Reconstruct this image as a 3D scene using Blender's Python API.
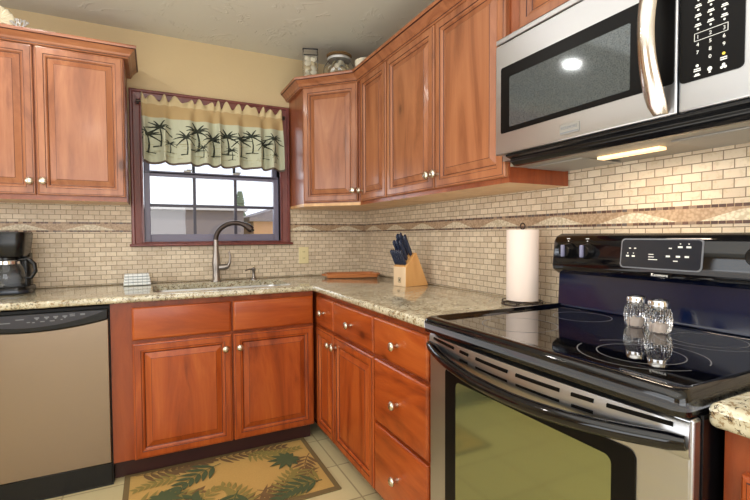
import bpy, bmesh, math, random
from mathutils import Vector, Matrix
for o in list(bpy.data.objects): bpy.data.objects.remove(o)
S = bpy.context.scene
COL = S.collection
PI = math.pi
rad = math.radians

# ------------------------------------------------------------------ camera
cd = bpy.data.cameras.new('camera'); cam = bpy.data.objects.new('camera', cd); COL.objects.link(cam)
yaw, pit, rol = rad(-26.525), rad(-1.8967), rad(-0.2769)
fw = Vector((-math.sin(yaw)*math.cos(pit), math.cos(yaw)*math.cos(pit), math.sin(pit)))
rt = Vector((math.cos(yaw), math.sin(yaw), 0)); up = rt.cross(fw)
rt2 = rt*math.cos(rol)+up*math.sin(rol); up2 = up*math.cos(rol)-rt*math.sin(rol)
m = Matrix((rt2, up2, -fw)).transposed().to_4x4(); m.translation = Vector((-1.443, -2.9913, 1.187))
cam.matrix_world = m
cd.sensor_width = 36; cd.lens = 438.55/750*36
cd.shift_x = 3.94/750; cd.shift_y = 0.0; cd.clip_start = 0.05; cd.clip_end = 300
S.camera = cam

# ------------------------------------------------------------------ view, world, lights
S.view_settings.view_transform = 'Standard'; S.view_settings.look = 'None'
S.view_settings.gamma = 1; S.view_settings.use_curve_mapping = False
S.view_settings.exposure = 0.0
W = bpy.data.worlds.new('sky'); S.world = W; W.use_nodes = True
wn = W.node_tree; wn.nodes.clear()
wo = wn.nodes.new('ShaderNodeOutputWorld'); wb = wn.nodes.new('ShaderNodeBackground')
tc = wn.nodes.new('ShaderNodeTexCoord'); sx = wn.nodes.new('ShaderNodeSeparateXYZ'); rp = wn.nodes.new('ShaderNodeValToRGB')
wn.links.new(tc.outputs['Generated'], sx.inputs[0]); wn.links.new(sx.outputs[2], rp.inputs[0])
rp.color_ramp.elements[0].color = (0.86, 0.90, 1, 1); rp.color_ramp.elements[1].color = (0.62, 0.78, 1, 1)
wn.links.new(rp.outputs[0], wb.inputs[0]); wb.inputs[1].default_value = 1.5
wn.links.new(wb.outputs[0], wo.inputs[0])

def area(name, loc, rot, sx_, sy_, power, col, shape='RECTANGLE'):
    l = bpy.data.lights.new(name, 'AREA'); l.shape = shape; l.size = sx_; l.size_y = sy_
    l.energy = power; l.color = col
    o = bpy.data.objects.new(name, l); COL.objects.link(o); o.location = loc; o.rotation_euler = rot
    return o
area('overhead_fill', (-2.0, -2.4, 2.39), (0, 0, 0), 2.2, 2.6, 26, (1, 0.99, 0.97))  # added overhead fill, no such fixture in the room
area('ceiling_fill', (-1.9, -3.2, 0.9), (PI, 0, 0), 3.2, 3.4, 66, (0.97, 0.985, 1))  # added upward fill in mid-room to brighten the ceiling
area('rear_fill', (-2.2, -5.45, 1.35), (rad(90), 0, 0), 2.6, 2.0, 66, (0.86, 0.93, 1))  # added soft fill in front of the closed rear wall, no opening there
area('side_fill', (-4.35, -2.2, 1.45), (rad(90), 0, rad(-90)), 2.4, 1.5, 46, (0.84, 0.92, 1))  # added soft fill beside the closed left wall, no window there
area('window_daylight', (-1.065, 0.35, 1.75), (rad(-62), 0, 0), 0.9, 0.8, 9, (0.88, 0.94, 1))
sun = bpy.data.lights.new('sun', 'SUN'); sun.energy = 1.6; sun.angle = rad(3); sun.color = (1, 0.95, 0.86)
so = bpy.data.objects.new('sun', sun); COL.objects.link(so); so.rotation_euler = (rad(35), 0, rad(25)); so.location = (0, 8, 9)

# ------------------------------------------------------------------ materials
def sr(r, g, b):
    f = lambda c: (c/255/12.92) if c/255 <= 0.04045 else ((c/255+0.055)/1.055)**2.4
    return (f(r), f(g), f(b), 1)
class NT:
    def __init__(s, name):
        s.m = bpy.data.materials.new(name); s.m.use_nodes = True; s.t = s.m.node_tree
        s.b = s.t.nodes['Principled BSDF']
    def n(s, typ, **k):
        n = s.t.nodes.new(typ)
        for a, v in k.items():
            if a.startswith('i_'): n.inputs[a[2:].replace('_', ' ')].default_value = v
            else: setattr(n, a, v)
        return n
    def l(s, a, b): s.t.links.new(a, b)
    def set(s, **k):
        for a, v in k.items(): s.b.inputs[a.replace('_', ' ')].default_value = v
        return s
    def math(s, op, a, b=None, c=None):
        n = s.n('ShaderNodeMath', operation=op)
        for i, v in enumerate((a, b, c)):
            if v is None: continue
            if isinstance(v, (int, float)): n.inputs[i].default_value = v
            else: s.l(v, n.inputs[i])
        return n.outputs[0]
    def mix(s, fac, a, b, mode='MIX'):
        n = s.n('ShaderNodeMix', data_type='RGBA', blend_type=mode)
        for i, v in ((0, fac), (6, a), (7, b)):
            if isinstance(v, (int, float, tuple)): n.inputs[i].default_value = v
            else: s.l(v, n.inputs[i])
        return n.outputs[2]
    def ramp(s, fac, stops):
        n = s.n('ShaderNodeValToRGB'); e = n.color_ramp.elements
        while len(e) < len(stops): e.new(0.5)
        for el, (p, c) in zip(e, stops): el.position = p; el.color = c
        s.l(fac, n.inputs[0]); return n.outputs[0]
    def bump(s, h, strength=0.3, dist=0.002):
        n = s.n('ShaderNodeBump'); n.inputs['Strength'].default_value = strength; n.inputs['Distance'].default_value = dist
        s.l(h, n.inputs['Height']); s.l(n.outputs[0], s.b.inputs['Normal'])
    def coords(s, scale=(1, 1, 1), rand=False, rot=(0, 0, 0)):
        tc = s.n('ShaderNodeTexCoord'); mp = s.n('ShaderNodeMapping')
        mp.inputs['Scale'].default_value = scale; mp.inputs['Rotation'].default_value = rot
        if rand:
            oi = s.n('ShaderNodeObjectInfo'); vm = s.n('ShaderNodeVectorMath', operation='SCALE')
            cx = s.n('ShaderNodeCombineXYZ')
            r = s.math('MULTIPLY', oi.outputs['Random'], 17.0)
            for i in range(3): s.l(r, cx.inputs[i])
            va = s.n('ShaderNodeVectorMath', operation='ADD')
            s.l(tc.outputs['Object'], va.inputs[0]); s.l(cx.outputs[0], va.inputs[1]); s.l(va.outputs[0], mp.inputs[0])
        else: s.l(tc.outputs['Object'], mp.inputs[0])
        return mp.outputs[0]
    def noise(s, vec, scale, detail=3, rough=0.5, dist=0.0):
        n = s.n('ShaderNodeTexNoise'); n.inputs['Scale'].default_value = scale; n.inputs['Detail'].default_value = detail
        n.inputs['Roughness'].default_value = rough; n.inputs['Distortion'].default_value = dist
        s.l(vec, n.inputs['Vector']); return n.outputs[0]
def plain(name, col, rough=0.5, metal=0.0, **k):
    q = NT(name); q.set(Base_Color=col, Roughness=rough, Metallic=metal, **k)
    v = q.coords(); f = q.noise(v, 40, 2); q.l(q.math('MULTIPLY_ADD', f, 0.06, rough-0.03), q.b.inputs['Roughness'])
    return q.m
def wood(name, dark, mid, light, horiz=False, rough=0.32, knots=True):
    q = NT(name)
    st = (0.16, 1, 1) if horiz else (1, 1, 0.16)
    v = q.coords(st, rand=True)
    a = q.noise(v, 6, 6, 0.62, 2.2)
    c1 = q.ramp(a, [(0.28, dark), (0.5, mid), (0.74, light)])
    st2 = (0.03, 1, 1) if horiz else (1, 1, 0.03)
    v2 = q.coords(st2, rand=True); b = q.noise(v2, 140, 3, 0.6)
    c2 = q.mix(q.math('MULTIPLY', q.math('SUBTRACT', b, 0.35), 0.35), c1, dark)
    if knots:
        st3 = (0.6, 1, 1) if horiz else (1, 1, 0.6)
        v3 = q.coords(st3, rand=True)
        vo = q.n('ShaderNodeTexVoronoi'); vo.inputs['Scale'].default_value = 4.6; q.l(v3, vo.inputs['Vector'])
        k = q.ramp(vo.outputs['Distance'], [(0.05, (1, 1, 1, 1)), (0.10, (0.3, 0.3, 0.3, 1)), (0.20, (0, 0, 0, 1))])
        c2 = q.mix(q.math('MULTIPLY', k, 0.85), c2, (dark[0]*0.35, dark[1]*0.3, dark[2]*0.3, 1))
    q.l(c2, q.b.inputs['Base Color'])
    q.set(Roughness=rough, Coat_Weight=0.22, Coat_Roughness=0.15, Specular_IOR_Level=0.4)
    q.bump(b, 0.06, 0.001)
    return q.m
M = {}
W_D, W_M, W_L = sr(114, 44, 15), sr(162, 73, 26), sr(184, 96, 40)
U_D, U_M, U_L = sr(116, 66, 40), sr(152, 95, 62), sr(174, 116, 78)  # upper cabinets: paler, browner tone than the base cabinets
M['wood'] = wood('alder_wood_upright', W_D, W_M, W_L)
M['wood_h'] = wood('alder_wood_level', W_D, W_M, W_L, True)
M['honey'] = wood('upper_alder_upright', U_D, U_M, U_L)
M['upper_wood_h'] = wood('upper_alder_level', U_D, U_M, U_L, True, knots=False)
M['upper_frame'] = wood('upper_alder_frame', sr(110, 54, 30), sr(140, 76, 44), sr(158, 92, 56), knots=False)
M['wood_frame'] = wood('alder_frame', sr(104, 42, 18), sr(138, 62, 28), sr(156, 76, 36), knots=False)
M['glaze'] = plain('dark_glaze', sr(62, 24, 16), 0.5)
M['wood_trim'] = wood('cherry_casing', sr(88, 44, 44), sr(116, 62, 58), sr(136, 78, 68), knots=False)
M['wood_pale'] = wood('pale_underside', sr(190, 140, 86), sr(214, 166, 108), sr(226, 184, 128), knots=False)
M['block_wood'] = wood('knife_block_wood', sr(206, 148, 88), sr(224, 168, 104), sr(232, 182, 120), knots=False, rough=0.4)
M['block_end'] = wood('knife_block_face', sr(216, 186, 150), sr(228, 200, 164), sr(236, 210, 176), knots=False, rough=0.4)
M['bamboo'] = wood('tray_wood', sr(150, 86, 46), sr(190, 120, 72), sr(214, 146, 94), True, knots=False)
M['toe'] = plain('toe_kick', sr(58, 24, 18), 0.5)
M['nickel'] = plain('brushed_nickel', sr(214, 206, 190), 0.28, 1.0)
M['chrome'] = plain('chrome', sr(225, 225, 228), 0.12, 1.0)
M['dark_metal'] = plain('dark_bronze', sr(70, 60, 56), 0.4, 0.8)
M['black'] = plain('black_plastic', sr(10, 10, 12), 0.22, 0.0, Specular_IOR_Level=0.35)
M['black_gloss'] = plain('black_enamel', sr(5, 5, 9), 0.07, 0.0, Specular_IOR_Level=0.5)
M['black_matte'] = plain('black_rubber', sr(20, 19, 20), 0.6)
M['white_mark'] = plain('white_print', sr(226, 226, 222), 0.5)
M['yellow_mark'] = plain('yellow_print', sr(226, 196, 70), 0.5)
M['grey_mark'] = plain('grey_print', sr(110, 112, 118), 0.5)
M['ivory'] = plain('ivory_plastic', sr(222, 208, 160), 0.45)
M['paper'] = plain('paper_towel', sr(232, 216, 206), 0.9)
M['shell'] = plain('seashell', sr(232, 224, 200), 0.5)
M['shell2'] = plain('seashell_tan', sr(214, 196, 156), 0.5)
M['pewter'] = plain('pewter', sr(190, 188, 186), 0.45, 0.5)
M['leaf_dark'] = plain('leaf_green', sr(74, 84, 52), 0.95)
M['leaf_brown'] = plain('leaf_brown', sr(112, 84, 50), 0.95)
M['leaf_olive'] = plain('leaf_olive', sr(138, 122, 62), 0.95)
M['rug_edge'] = plain('rug_edge', sr(112, 92, 56), 0.95)
M['palm_print'] = plain('palm_print', sr(44, 50, 40), 0.9)
M['sand_print'] = plain('sand_print', sr(160, 150, 112), 0.9)
M['blue_handle'] = plain('knife_handle', sr(40, 48, 70), 0.22)
M['vinyl'] = plain('window_vinyl', sr(112, 108, 128), 0.4)
M['muntin'] = plain('muntin_dark', sr(56, 52, 66), 0.4)
M['mesh_grey'] = plain('filter_grey', sr(150, 148, 142), 0.5, 0.6)
M['panel_grey'] = plain('underside_grey', sr(140, 134, 122), 0.45, 0.3)
M['knob_grip'] = plain('knob_grip_grey', sr(120, 122, 150), 0.25)
M['riser_reflection'] = plain('black_riser_blue_reflection', sr(5, 18, 50), 0.10, 0.0, Specular_IOR_Level=0.6)  # black riser with its blue reflection put into the base color
M['panel_black'] = plain('panel_black', sr(10, 9, 9), 0.3, 0.0, Specular_IOR_Level=0.12)
M['display'] = plain('display_glass', sr(36, 40, 50), 0.12, 0.2)
M['gray_gloss'] = plain('grey_console', sr(46, 46, 54), 0.2)
def steel(name, col, rough, ax):
    q = NT(name); q.set(Base_Color=col, Metallic=1.0, Roughness=rough)
    sc = [220, 220, 220]; sc[ax] = 2
    n = q.noise(q.coords(tuple(sc)), 1, 2)
    q.l(q.math('MULTIPLY_ADD', n, 0.14, rough-0.07), q.b.inputs['Roughness']); q.bump(n, 0.03, 0.0005)
    return q.m
M['steel'] = steel('stainless_steel', sr(182, 183, 186), 0.32, 0)
M['handle_steel'] = plain('polished_handle_steel', sr(206, 196, 188), 0.2, 1.0)
M['faucet_metal'] = plain('satin_faucet_metal', sr(150, 142, 136), 0.33, 0.9)
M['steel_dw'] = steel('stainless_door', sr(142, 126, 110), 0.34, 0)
def glass(name, col=(1, 1, 1, 1), rough=0.0, ior=1.45):
    q = NT(name); q.set(Base_Color=col, Roughness=rough, IOR=ior, Transmission_Weight=1.0); return q.m
M['glass'] = glass('clear_glass'); 
# thin window pane: mostly clear with a gloss layer
q = NT('window_pane'); tr = q.n('ShaderNodeBsdfTransparent'); gl = q.n('ShaderNodeBsdfGlossy'); gl.inputs['Roughness'].default_value = 0.02
fr = q.n('ShaderNodeFresnel'); ms = q.n('ShaderNodeMixShader'); q.l(fr.outputs[0], ms.inputs[0]); q.l(tr.outputs[0], ms.inputs[1]); q.l(gl.outputs[0], ms.inputs[2])
q.l(ms.outputs[0], q.t.nodes['Material Output'].inputs['Surface']); M['pane'] = q.m
# cooktop and oven glass
q = NT('cooktop_glass'); q.set(Base_Color=sr(6, 6, 10), Roughness=0.03, IOR=3.0); 
n = q.noise(q.coords(), 900, 1); c = q.ramp(n, [(0.80, sr(6, 6, 10)), (0.84, sr(60, 60, 70))]); q.l(c, q.b.inputs['Base Color']); M['cooktop'] = q.m
q = NT('oven_glass'); q.set(Base_Color=sr(138, 142, 100), Roughness=0.08, Metallic=0.75); M['oven_glass'] = q.m  # yellow-green reflection of the room is tinted into the base color
q = NT('microwave_screen'); q.set(Roughness=0.07, Metallic=0.45)
v = q.coords((1, 1, 1)); vo = q.n('ShaderNodeTexVoronoi'); vo.inputs['Scale'].default_value = 420; q.l(v, vo.inputs['Vector'])
q.l(q.ramp(vo.outputs['Distance'], [(0.2, sr(34, 34, 36)), (0.5, sr(92, 98, 100))]), q.b.inputs['Base Color']); M['mw_screen'] = q.m
# granite
q = NT('granite'); v = q.coords(rot=(0.3, 0.2, 0.5))
a = q.noise(v, 9, 4, 0.6, 0.6); base = q.ramp(a, [(0.3, sr(156, 148, 124)), (0.5, sr(192, 184, 158)), (0.7, sr(212, 206, 184))])
b = q.noise(v, 70, 4, 0.7, 0.3); base = q.mix(q.ramp(b, [(0.53, (0, 0, 0, 1)), (0.60, (0.85, 0.85, 0.85, 1))]), base, sr(136, 108, 72))
c = q.noise(v, 95, 3, 0.75, 0.8); base = q.mix(q.ramp(c, [(0.565, (0, 0, 0, 1)), (0.62, (1, 1, 1, 1))]), base, sr(66, 56, 48))
d = q.noise(v, 50, 3, 0.6); base = q.mix(q.ramp(d, [(0.60, (0, 0, 0, 1)), (0.7, (0.8, 0.8, 0.8, 1))]), base, sr(232, 228, 214))
q.l(base, q.b.inputs['Base Color']); q.set(Roughness=0.12, Coat_Weight=0.5, Coat_Roughness=0.05); M['granite'] = q.m
# wall paint / ceiling
def paint(name, col, sc, st):
    q = NT(name); v = q.coords(); a = q.noise(v, sc, 4, 0.6, 0.4)
    q.l(q.mix(q.math('MULTIPLY', a, 0.12), col, (col[0]*0.7, col[1]*0.66, col[2]*0.6, 1)), q.b.inputs['Base Color'])
    q.set(Roughness=0.7); q.bump(a, st, 0.01); return q.m
M['wall'] = paint('tan_wall_paint', sr(200, 178, 138), 60, 0.08)
q = NT('ceiling_plaster'); v = q.coords(); a = q.noise(v, 3.0, 3, 0.5, 2.4)
w = q.ramp(a, [(0.46, (0, 0, 0, 1)), (0.5, (1, 1, 1, 1)), (0.54, (0, 0, 0, 1))]); f = q.noise(v, 5, 2)
q.set(Base_Color=sr(208, 206, 194), Roughness=0.6); q.bump(q.math('MULTIPLY', w, q.math('GREATER_THAN', f, 0.52)), 0.35, 0.006); M['ceiling'] = q.m
# floor: beige tiles
q = NT('floor_tile'); v = q.coords(); br = q.n('ShaderNodeTexBrick'); q.l(v, br.inputs['Vector'])
br.offset = 0.0; br.inputs['Scale'].default_value = 1; br.inputs['Brick Width'].default_value = 0.305; br.inputs['Row Height'].default_value = 0.305
br.inputs['Mortar Size'].default_value = 0.004; br.inputs['Color1'].default_value = sr(212, 196, 150); br.inputs['Color2'].default_value = sr(196, 182, 140); br.inputs['Mortar'].default_value = sr(150, 132, 100)
n = q.noise(v, 8, 4, 0.6); q.l(q.mix(q.math('MULTIPLY', n, 0.3), br.outputs[0], sr(176, 158, 116)), q.b.inputs['Base Color']); q.set(Roughness=0.35); q.bump(br.outputs['Fac'], -0.3, 0.002); M['floor'] = q.m
# backsplash bricks (local x along wall, local z up)
def tiles(name):
    q = NT(name); tcn = q.n('ShaderNodeTexCoord'); sp = q.n('ShaderNodeSeparateXYZ'); cb = q.n('ShaderNodeCombineXYZ')
    q.l(tcn.outputs['Object'], sp.inputs[0]); q.l(sp.outputs[0], cb.inputs[0]); q.l(sp.outputs[2], cb.inputs[1])
    br = q.n('ShaderNodeTexBrick'); q.l(cb.outputs[0], br.inputs['Vector'])
    br.inputs['Scale'].default_value = 1; br.inputs['Brick Width'].default_value = 0.0535; br.inputs['Row Height'].default_value = 0.0268
    br.inputs['Mortar Size'].default_value = 0.0016; br.inputs['Mortar Smooth'].default_value = 0.3; br.inputs['Bias'].default_value = 0.0
    br.inputs['Color1'].default_value = sr(222, 206, 182); br.inputs['Color2'].default_value = sr(198, 180, 156); br.inputs['Mortar'].default_value = sr(128, 112, 90)
    n = q.noise(tcn.outputs['Object'], 55, 4, 0.7); c = q.mix(q.ramp(n, [(0.5, (0, 0, 0, 1)), (0.75, (0.55, 0.55, 0.55, 1))]), br.outputs[0], sr(168, 144, 104))
    q.l(c, q.b.inputs['Base Color']); q.set(Roughness=0.45)
    h = q.math('SUBTRACT', q.math('MULTIPLY', n, 0.3), br.outputs['Fac']); q.bump(h, 0.5, 0.002); return q.m
M['tiles'] = tiles('travertine_mini_bricks')
def border(name):
    q = NT(name); tcn = q.n('ShaderNodeTexCoord'); sp = q.n('ShaderNodeSeparateXYZ'); q.l(tcn.outputs['Object'], sp.inputs[0])
    u, z = sp.outputs[0], sp.outputs[2]
    # pale wave crests every 0.31 m on a tan mosaic field; z runs 0 - 0.056 in local coordinates
    ph = q.math('MULTIPLY', u, 1/0.32); fr_ = q.math('ABSOLUTE', q.math('SUBTRACT', q.math('FRACT', ph), 0.5))
    hh = q.math('MULTIPLY_ADD', q.math('SUBTRACT', 1.0, q.math('SMOOTH_MAX', q.math('MULTIPLY', fr_, 2.3), 0.15, 0.2)), 0.042, 0.006)
    below = q.math('LESS_THAN', z, hh)
    vo = q.n('ShaderNodeTexVoronoi'); vo.inputs['Scale'].default_value = 110; q.l(tcn.outputs['Object'], vo.inputs['Vector'])
    ed = q.ramp(vo.outputs['Distance'], [(0.35, (1, 1, 1, 1)), (0.7, (0.72, 0.68, 0.62, 1))])
    c = q.mix(below, sr(182, 156, 128), sr(218, 206, 182)); c = q.mix(1.0, c, ed, 'MULTIPLY')
    chk = q.math('FRACT', q.math('MULTIPLY', u, 1/0.019)); rnd = q.n('ShaderNodeTexWhiteNoise', noise_dimensions='1D'); q.l(q.math('FLOOR', q.math('MULTIPLY', u, 1/0.019)), rnd.inputs['W'])
    st = q.ramp(rnd.outputs['Value'], [(0.0, sr(70, 48, 42)), (0.4, sr(104, 74, 60)), (0.75, sr(92, 84, 84)), (1.0, sr(170, 140, 110))]); 
    st = q.mix(q.math('LESS_THAN', chk, 0.1), st, sr(160, 136, 104))
    edge = q.math('MAXIMUM', q.math('LESS_THAN', z, 0.009), q.math('GREATER_THAN', z, 0.047))
    q.l(q.mix(edge, c, st), q.b.inputs['Base Color']); q.set(Roughness=0.4); return q.m
M['border'] = border('wave_mosaic_border')
# fabrics
def fabric(name, col, sc=500, rough=0.9, amt=0.3, trans=0.0):
    q = NT(name); n = q.noise(q.coords(), sc, 2); q.l(q.mix(q.math('MULTIPLY', n, amt), col, (col[0]*0.5, col[1]*0.5, col[2]*0.5, 1)), q.b.inputs['Base Color'])
    q.set(Roughness=rough); q.bump(n, 0.3, 0.001); return q.m
M['valance'] = fabric('valance_cream', sr(184, 186, 162)); M['valance_tan'] = fabric('valance_tan', sr(176, 150, 106)); M['valance_hem'] = fabric('valance_hem', sr(96, 82, 74))
M['valance_head'] = fabric('valance_head', sr(196, 178, 138))
M['rug'] = fabric('rug_gold', sr(196, 158, 88), 160, 0.95, 0.45)
q = NT('towel_check'); v = q.coords(); sp = q.n('ShaderNodeSeparateXYZ'); q.l(v, sp.inputs[0])
g1 = q.math('LESS_THAN', q.math('FRACT', q.math('MULTIPLY', sp.outputs[0], 42)), 0.14); g2 = q.math('LESS_THAN', q.math('FRACT', q.math('MULTIPLY', sp.outputs[2], 60)), 0.16)
q.l(q.mix(q.math('MULTIPLY', q.math('MAXIMUM', g1, g2), 0.45), sr(222, 226, 226), sr(110, 122, 134)), q.b.inputs['Base Color']); q.set(Roughness=0.9); M['towel'] = q.m
# outdoors
M['siding'] = paint('outdoor_siding', sr(124, 112, 110), 3, 0.05); M['roof'] = paint('outdoor_roof', sr(196, 190, 186), 8, 0.2)
M['orange_wall'] = paint('outdoor_orange_wall', sr(226, 170, 118), 3, 0.05); M['ground'] = paint('outdoor_ground', sr(170, 160, 140), 2, 0.3)
M['foliage'] = paint('outdoor_foliage', sr(90, 104, 80), 10, 0.4)
def emit(name, col, st):
    q = NT(name); q.set(Base_Color=(0.8, 0.8, 0.8, 1), Emission_Color=col, Emission_Strength=st); return q.m
M['lamp_warm'] = emit('warm_bulb_lens', (1, 0.60, 0.20, 1), 1.6)
M['lamp_white'] = emit('ceiling_bulb', (1, 0.96, 0.9, 1), 5)

# ------------------------------------------------------------------ mesh builder
class MB:
    def __init__(s): s.bm = bmesh.new(); s.mi = 0
    def face(s, vs):
        try: f = s.bm.faces.new(vs); f.material_index = s.mi; return f
        except ValueError: return None
    def poly(s, pts): return s.face([s.bm.verts.new(p) for p in pts])
    def box(s, x0, x1, y0, y1, z0, z1):
        x0, x1 = sorted((x0, x1)); y0, y1 = sorted((y0, y1)); z0, z1 = sorted((z0, z1))
        v = [s.bm.verts.new(p) for p in ((x0,y0,z0),(x1,y0,z0),(x1,y1,z0),(x0,y1,z0),(x0,y0,z1),(x1,y0,z1),(x1,y1,z1),(x0,y1,z1))]
        for q in ((0,3,2,1),(4,5,6,7),(0,1,5,4),(1,2,6,5),(2,3,7,6),(3,0,4,7)): s.face([v[i] for i in q])
        return s
    def prism(s, pts, ax, a, b):
        # pts: 2D polygon; ax: extrude axis
        def P(p, t):
            return {'x': (t, p[0], p[1]), 'y': (p[0], t, p[1]), 'z': (p[0], p[1], t)}[ax]
        A = [s.bm.verts.new(P(p, a)) for p in pts]; B = [s.bm.verts.new(P(p, b)) for p in pts]
        s.face(A); s.face(B[::-1]); n = len(pts)
        for i in range(n): s.face([A[i], B[i], B[(i+1)%n], A[(i+1)%n]])
        return s
    def rings(s, rings, closed=True, cap0=True, cap1=True, mats=None):
        R = [[s.bm.verts.new(p) for p in r] for r in rings]; n = len(R[0])
        for k in range(len(R)-1):
            if mats: s.mi = mats[k]
            for i in range(n if closed else n-1):
                s.face([R[k][i], R[k][(i+1)%n], R[k+1][(i+1)%n], R[k+1][i]])
        if mats: s.mi = 0
        if cap0: s.face(R[0][::-1])
        if cap1: s.face(R[-1])
        return s
    def lathe(s, prof, c=(0,0,0), seg=28, axis='z', mats=None, caps=True):
        rs = []
        for r, h in prof:
            ring = []
            for i in range(seg):
                a = 2*PI*i/seg; x, y = r*math.cos(a), r*math.sin(a)
                p = {'z': (x, y, h), 'y': (x, h, y), 'x': (h, x, y)}[axis]
                ring.append((c[0]+p[0], c[1]+p[1], c[2]+p[2]))
            rs.append(ring)
        return s.rings(rs, True, caps, caps, mats)
    def tube(s, path, r, seg=12, sub=True):
        P = [Vector(p) for p in path]; n = len(P)
        rr = r if isinstance(r, (list, tuple)) else [r]*n
        rs = []; prev = None
        for i in range(n):
            t = (P[min(i+1, n-1)]-P[max(i-1, 0)]).normalized()
            if prev is None:
                a = Vector((0,0,1)) if abs(t.z) < 0.9 else Vector((1,0,0)); u = t.cross(a).normalized()
            else: u = (prev - t*prev.dot(t)).normalized()
            prev = u; w = t.cross(u)
            rs.append([P[i]+(u*math.cos(2*PI*k/seg)+w*math.sin(2*PI*k/seg))*rr[i] for k in range(seg)])
        return s.rings(rs)
    def sphere(s, c, r, sc=(1,1,1), u=16, v=10):
        mat = Matrix.Translation(c) @ Matrix.Diagonal((sc[0]*r, sc[1]*r, sc[2]*r, 1))
        g = bmesh.ops.create_uvsphere(s.bm, u_segments=u, v_segments=v, radius=1, matrix=mat)
        for vv in g['verts']:
            for f in vv.link_faces: f.material_index = s.mi
        return s
    def text(s, txt, size, origin, xd, yd, ext=0.0006, align='CENTER'):
        c = bpy.data.curves.new('t', 'FONT'); c.body = txt; c.size = size; c.align_x = align; c.align_y = 'CENTER'; c.extrude = ext
        o = bpy.data.objects.new('t', c); COL.objects.link(o)
        dg = bpy.context.evaluated_depsgraph_get(); dg.update()
        me = bpy.data.meshes.new_from_object(o.evaluated_get(dg))
        xd, yd = Vector(xd), Vector(yd); mt = Matrix((xd, yd, xd.cross(yd))).transposed().to_4x4(); mt.translation = Vector(origin)
        me.transform(mt); n0 = len(s.bm.faces); s.bm.from_mesh(me); s.bm.faces.ensure_lookup_table()
        for f in s.bm.faces[n0:]: f.material_index = s.mi
        bpy.data.objects.remove(o); bpy.data.curves.remove(c); bpy.data.meshes.remove(me); return s
    def build(s, name, mats, parent=None, bevel=0, seg=2, smooth=None, loc=None, label=None, rot=None, fix=True):
        if fix: bmesh.ops.recalc_face_normals(s.bm, faces=s.bm.faces)
        me = bpy.data.meshes.new(name); s.bm.to_mesh(me); s.bm.free()
        if not isinstance(mats, (list, tuple)): mats = [mats]
        for q in mats: me.materials.append(q)
        if smooth is not None:
            me.shade_smooth(); me.set_sharp_from_angle(angle=rad(smooth))
        o = bpy.data.objects.new(name, me); COL.objects.link(o)
        if parent: o.parent = parent
        if loc: o.location = loc
        if rot: o.rotation_euler = rot
        if bevel:
            b = o.modifiers.new('bevel', 'BEVEL'); b.width = bevel; b.segments = seg; b.limit_method = 'ANGLE'; b.angle_limit = rad(35)
            b.harden_normals = False
            if smooth is None: me.shade_smooth(); me.set_sharp_from_angle(angle=rad(40))
        if label: o['label'] = label
        return o
def thing(name, label, cat, loc=(0,0,0), rz=0, group=None):
    o = bpy.data.objects.new(name, None); COL.objects.link(o); o.location = loc; o.rotation_euler = (0,0,rz)
    o.empty_display_size = 0.05
    return tag(o, label, cat, group)
def tag(o, label, cat, group=None):
    o['label'] = label; o['category'] = cat
    if group: o['group'] = group
    return o
def struct(o, label=None):
    o['kind'] = 'structure'
    if label: o['label'] = label
    return o

# ------------------------------------------------------------------ room shell
ZC = 2.41; XL = -4.5; YN = -5.6
WX0, WX1, WZ0, WZ1 = -1.485, -0.650, 1.150, 2.0     # window opening
f = struct(MB().box(XL, 0.12, YN, 0.12, -0.1, 0).build('floor', M['floor']))
struct(MB().box(XL, 0.12, YN, 0.12, ZC, ZC+0.1).build('ceiling', M['ceiling']))
b = MB(); b.box(XL, WX0, 0, 0.12, 0, ZC); b.box(WX1, 0.0, 0, 0.12, 0, ZC); b.box(WX0, WX1, 0, 0.12, 0, WZ0); b.box(WX0, WX1, 0, 0.12, WZ1, ZC)
wall_back = struct(b.build('wall_back', M['wall']))
wall_right = struct(MB().box(0, 0.12, YN, 0.12, 0, ZC).build('wall_right', M['wall']))
struct(MB().box(XL-0.12, XL, YN, 0.12, 0, ZC).build('wall_left', M['wall']))
struct(MB().box(XL, 0.12, YN-0.12, YN, 0, ZC).build('wall_front', M['wall']))
CT = 0.905
# backsplash: thin tiled skins, around the window casing
def skin(b, parts, ax):
    for (a0, a1, z0, z1) in parts: b.box(a0, a1, -0.008, 0, z0, z1)
    return b
BZ0, BZ1 = 1.215, 1.271
bk = skin(MB(), [(-2.75, -1.552, CT+0.001, BZ0), (-2.75, -1.552, BZ1, 1.40), (-1.552, -0.582, CT+0.001, 1.127), (-0.582, -0.001, CT+0.001, BZ0), (-0.582, -0.001, BZ1, 1.40)], 'x')
o = bk.build('backsplash', M['tiles'], wall_back)
e = MB(); e.box(-2.75, -1.552, -0.010, 0, 0, BZ1-BZ0); e.box(-0.582, -0.001, -0.010, 0, 0, BZ1-BZ0); o = e.build('tile_border', M['border'], wall_back, loc=(0, 0, BZ0))
bk = MB(); bk.box(0.008, 3.3, -0.008, 0, CT+0.001, BZ0); bk.box(0.008, 3.3, -0.008, 0, BZ1, 1.46)
o = bk.build('backsplash', M['tiles'], wall_right, rot=(0, 0, rad(-90)))
o = MB().box(0.008, 3.3, -0.010, 0, 0, BZ1-BZ0).build('tile_border', M['border'], wall_right, loc=(0, 0, BZ0), rot=(0, 0, rad(-90)))

# ------------------------------------------------------------------ window
win = struct(thing('window_1', 'dark cherry framed kitchen window with gridded lower sash above the sink', 'window', (0, 0, 0)))
cx0, cx1, cz0, cz1 = -1.550, -0.584, 1.142, 2.064
def casing_profile(b, p0, p1, w, horiz, sgn):
    pass
b = MB()
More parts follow.
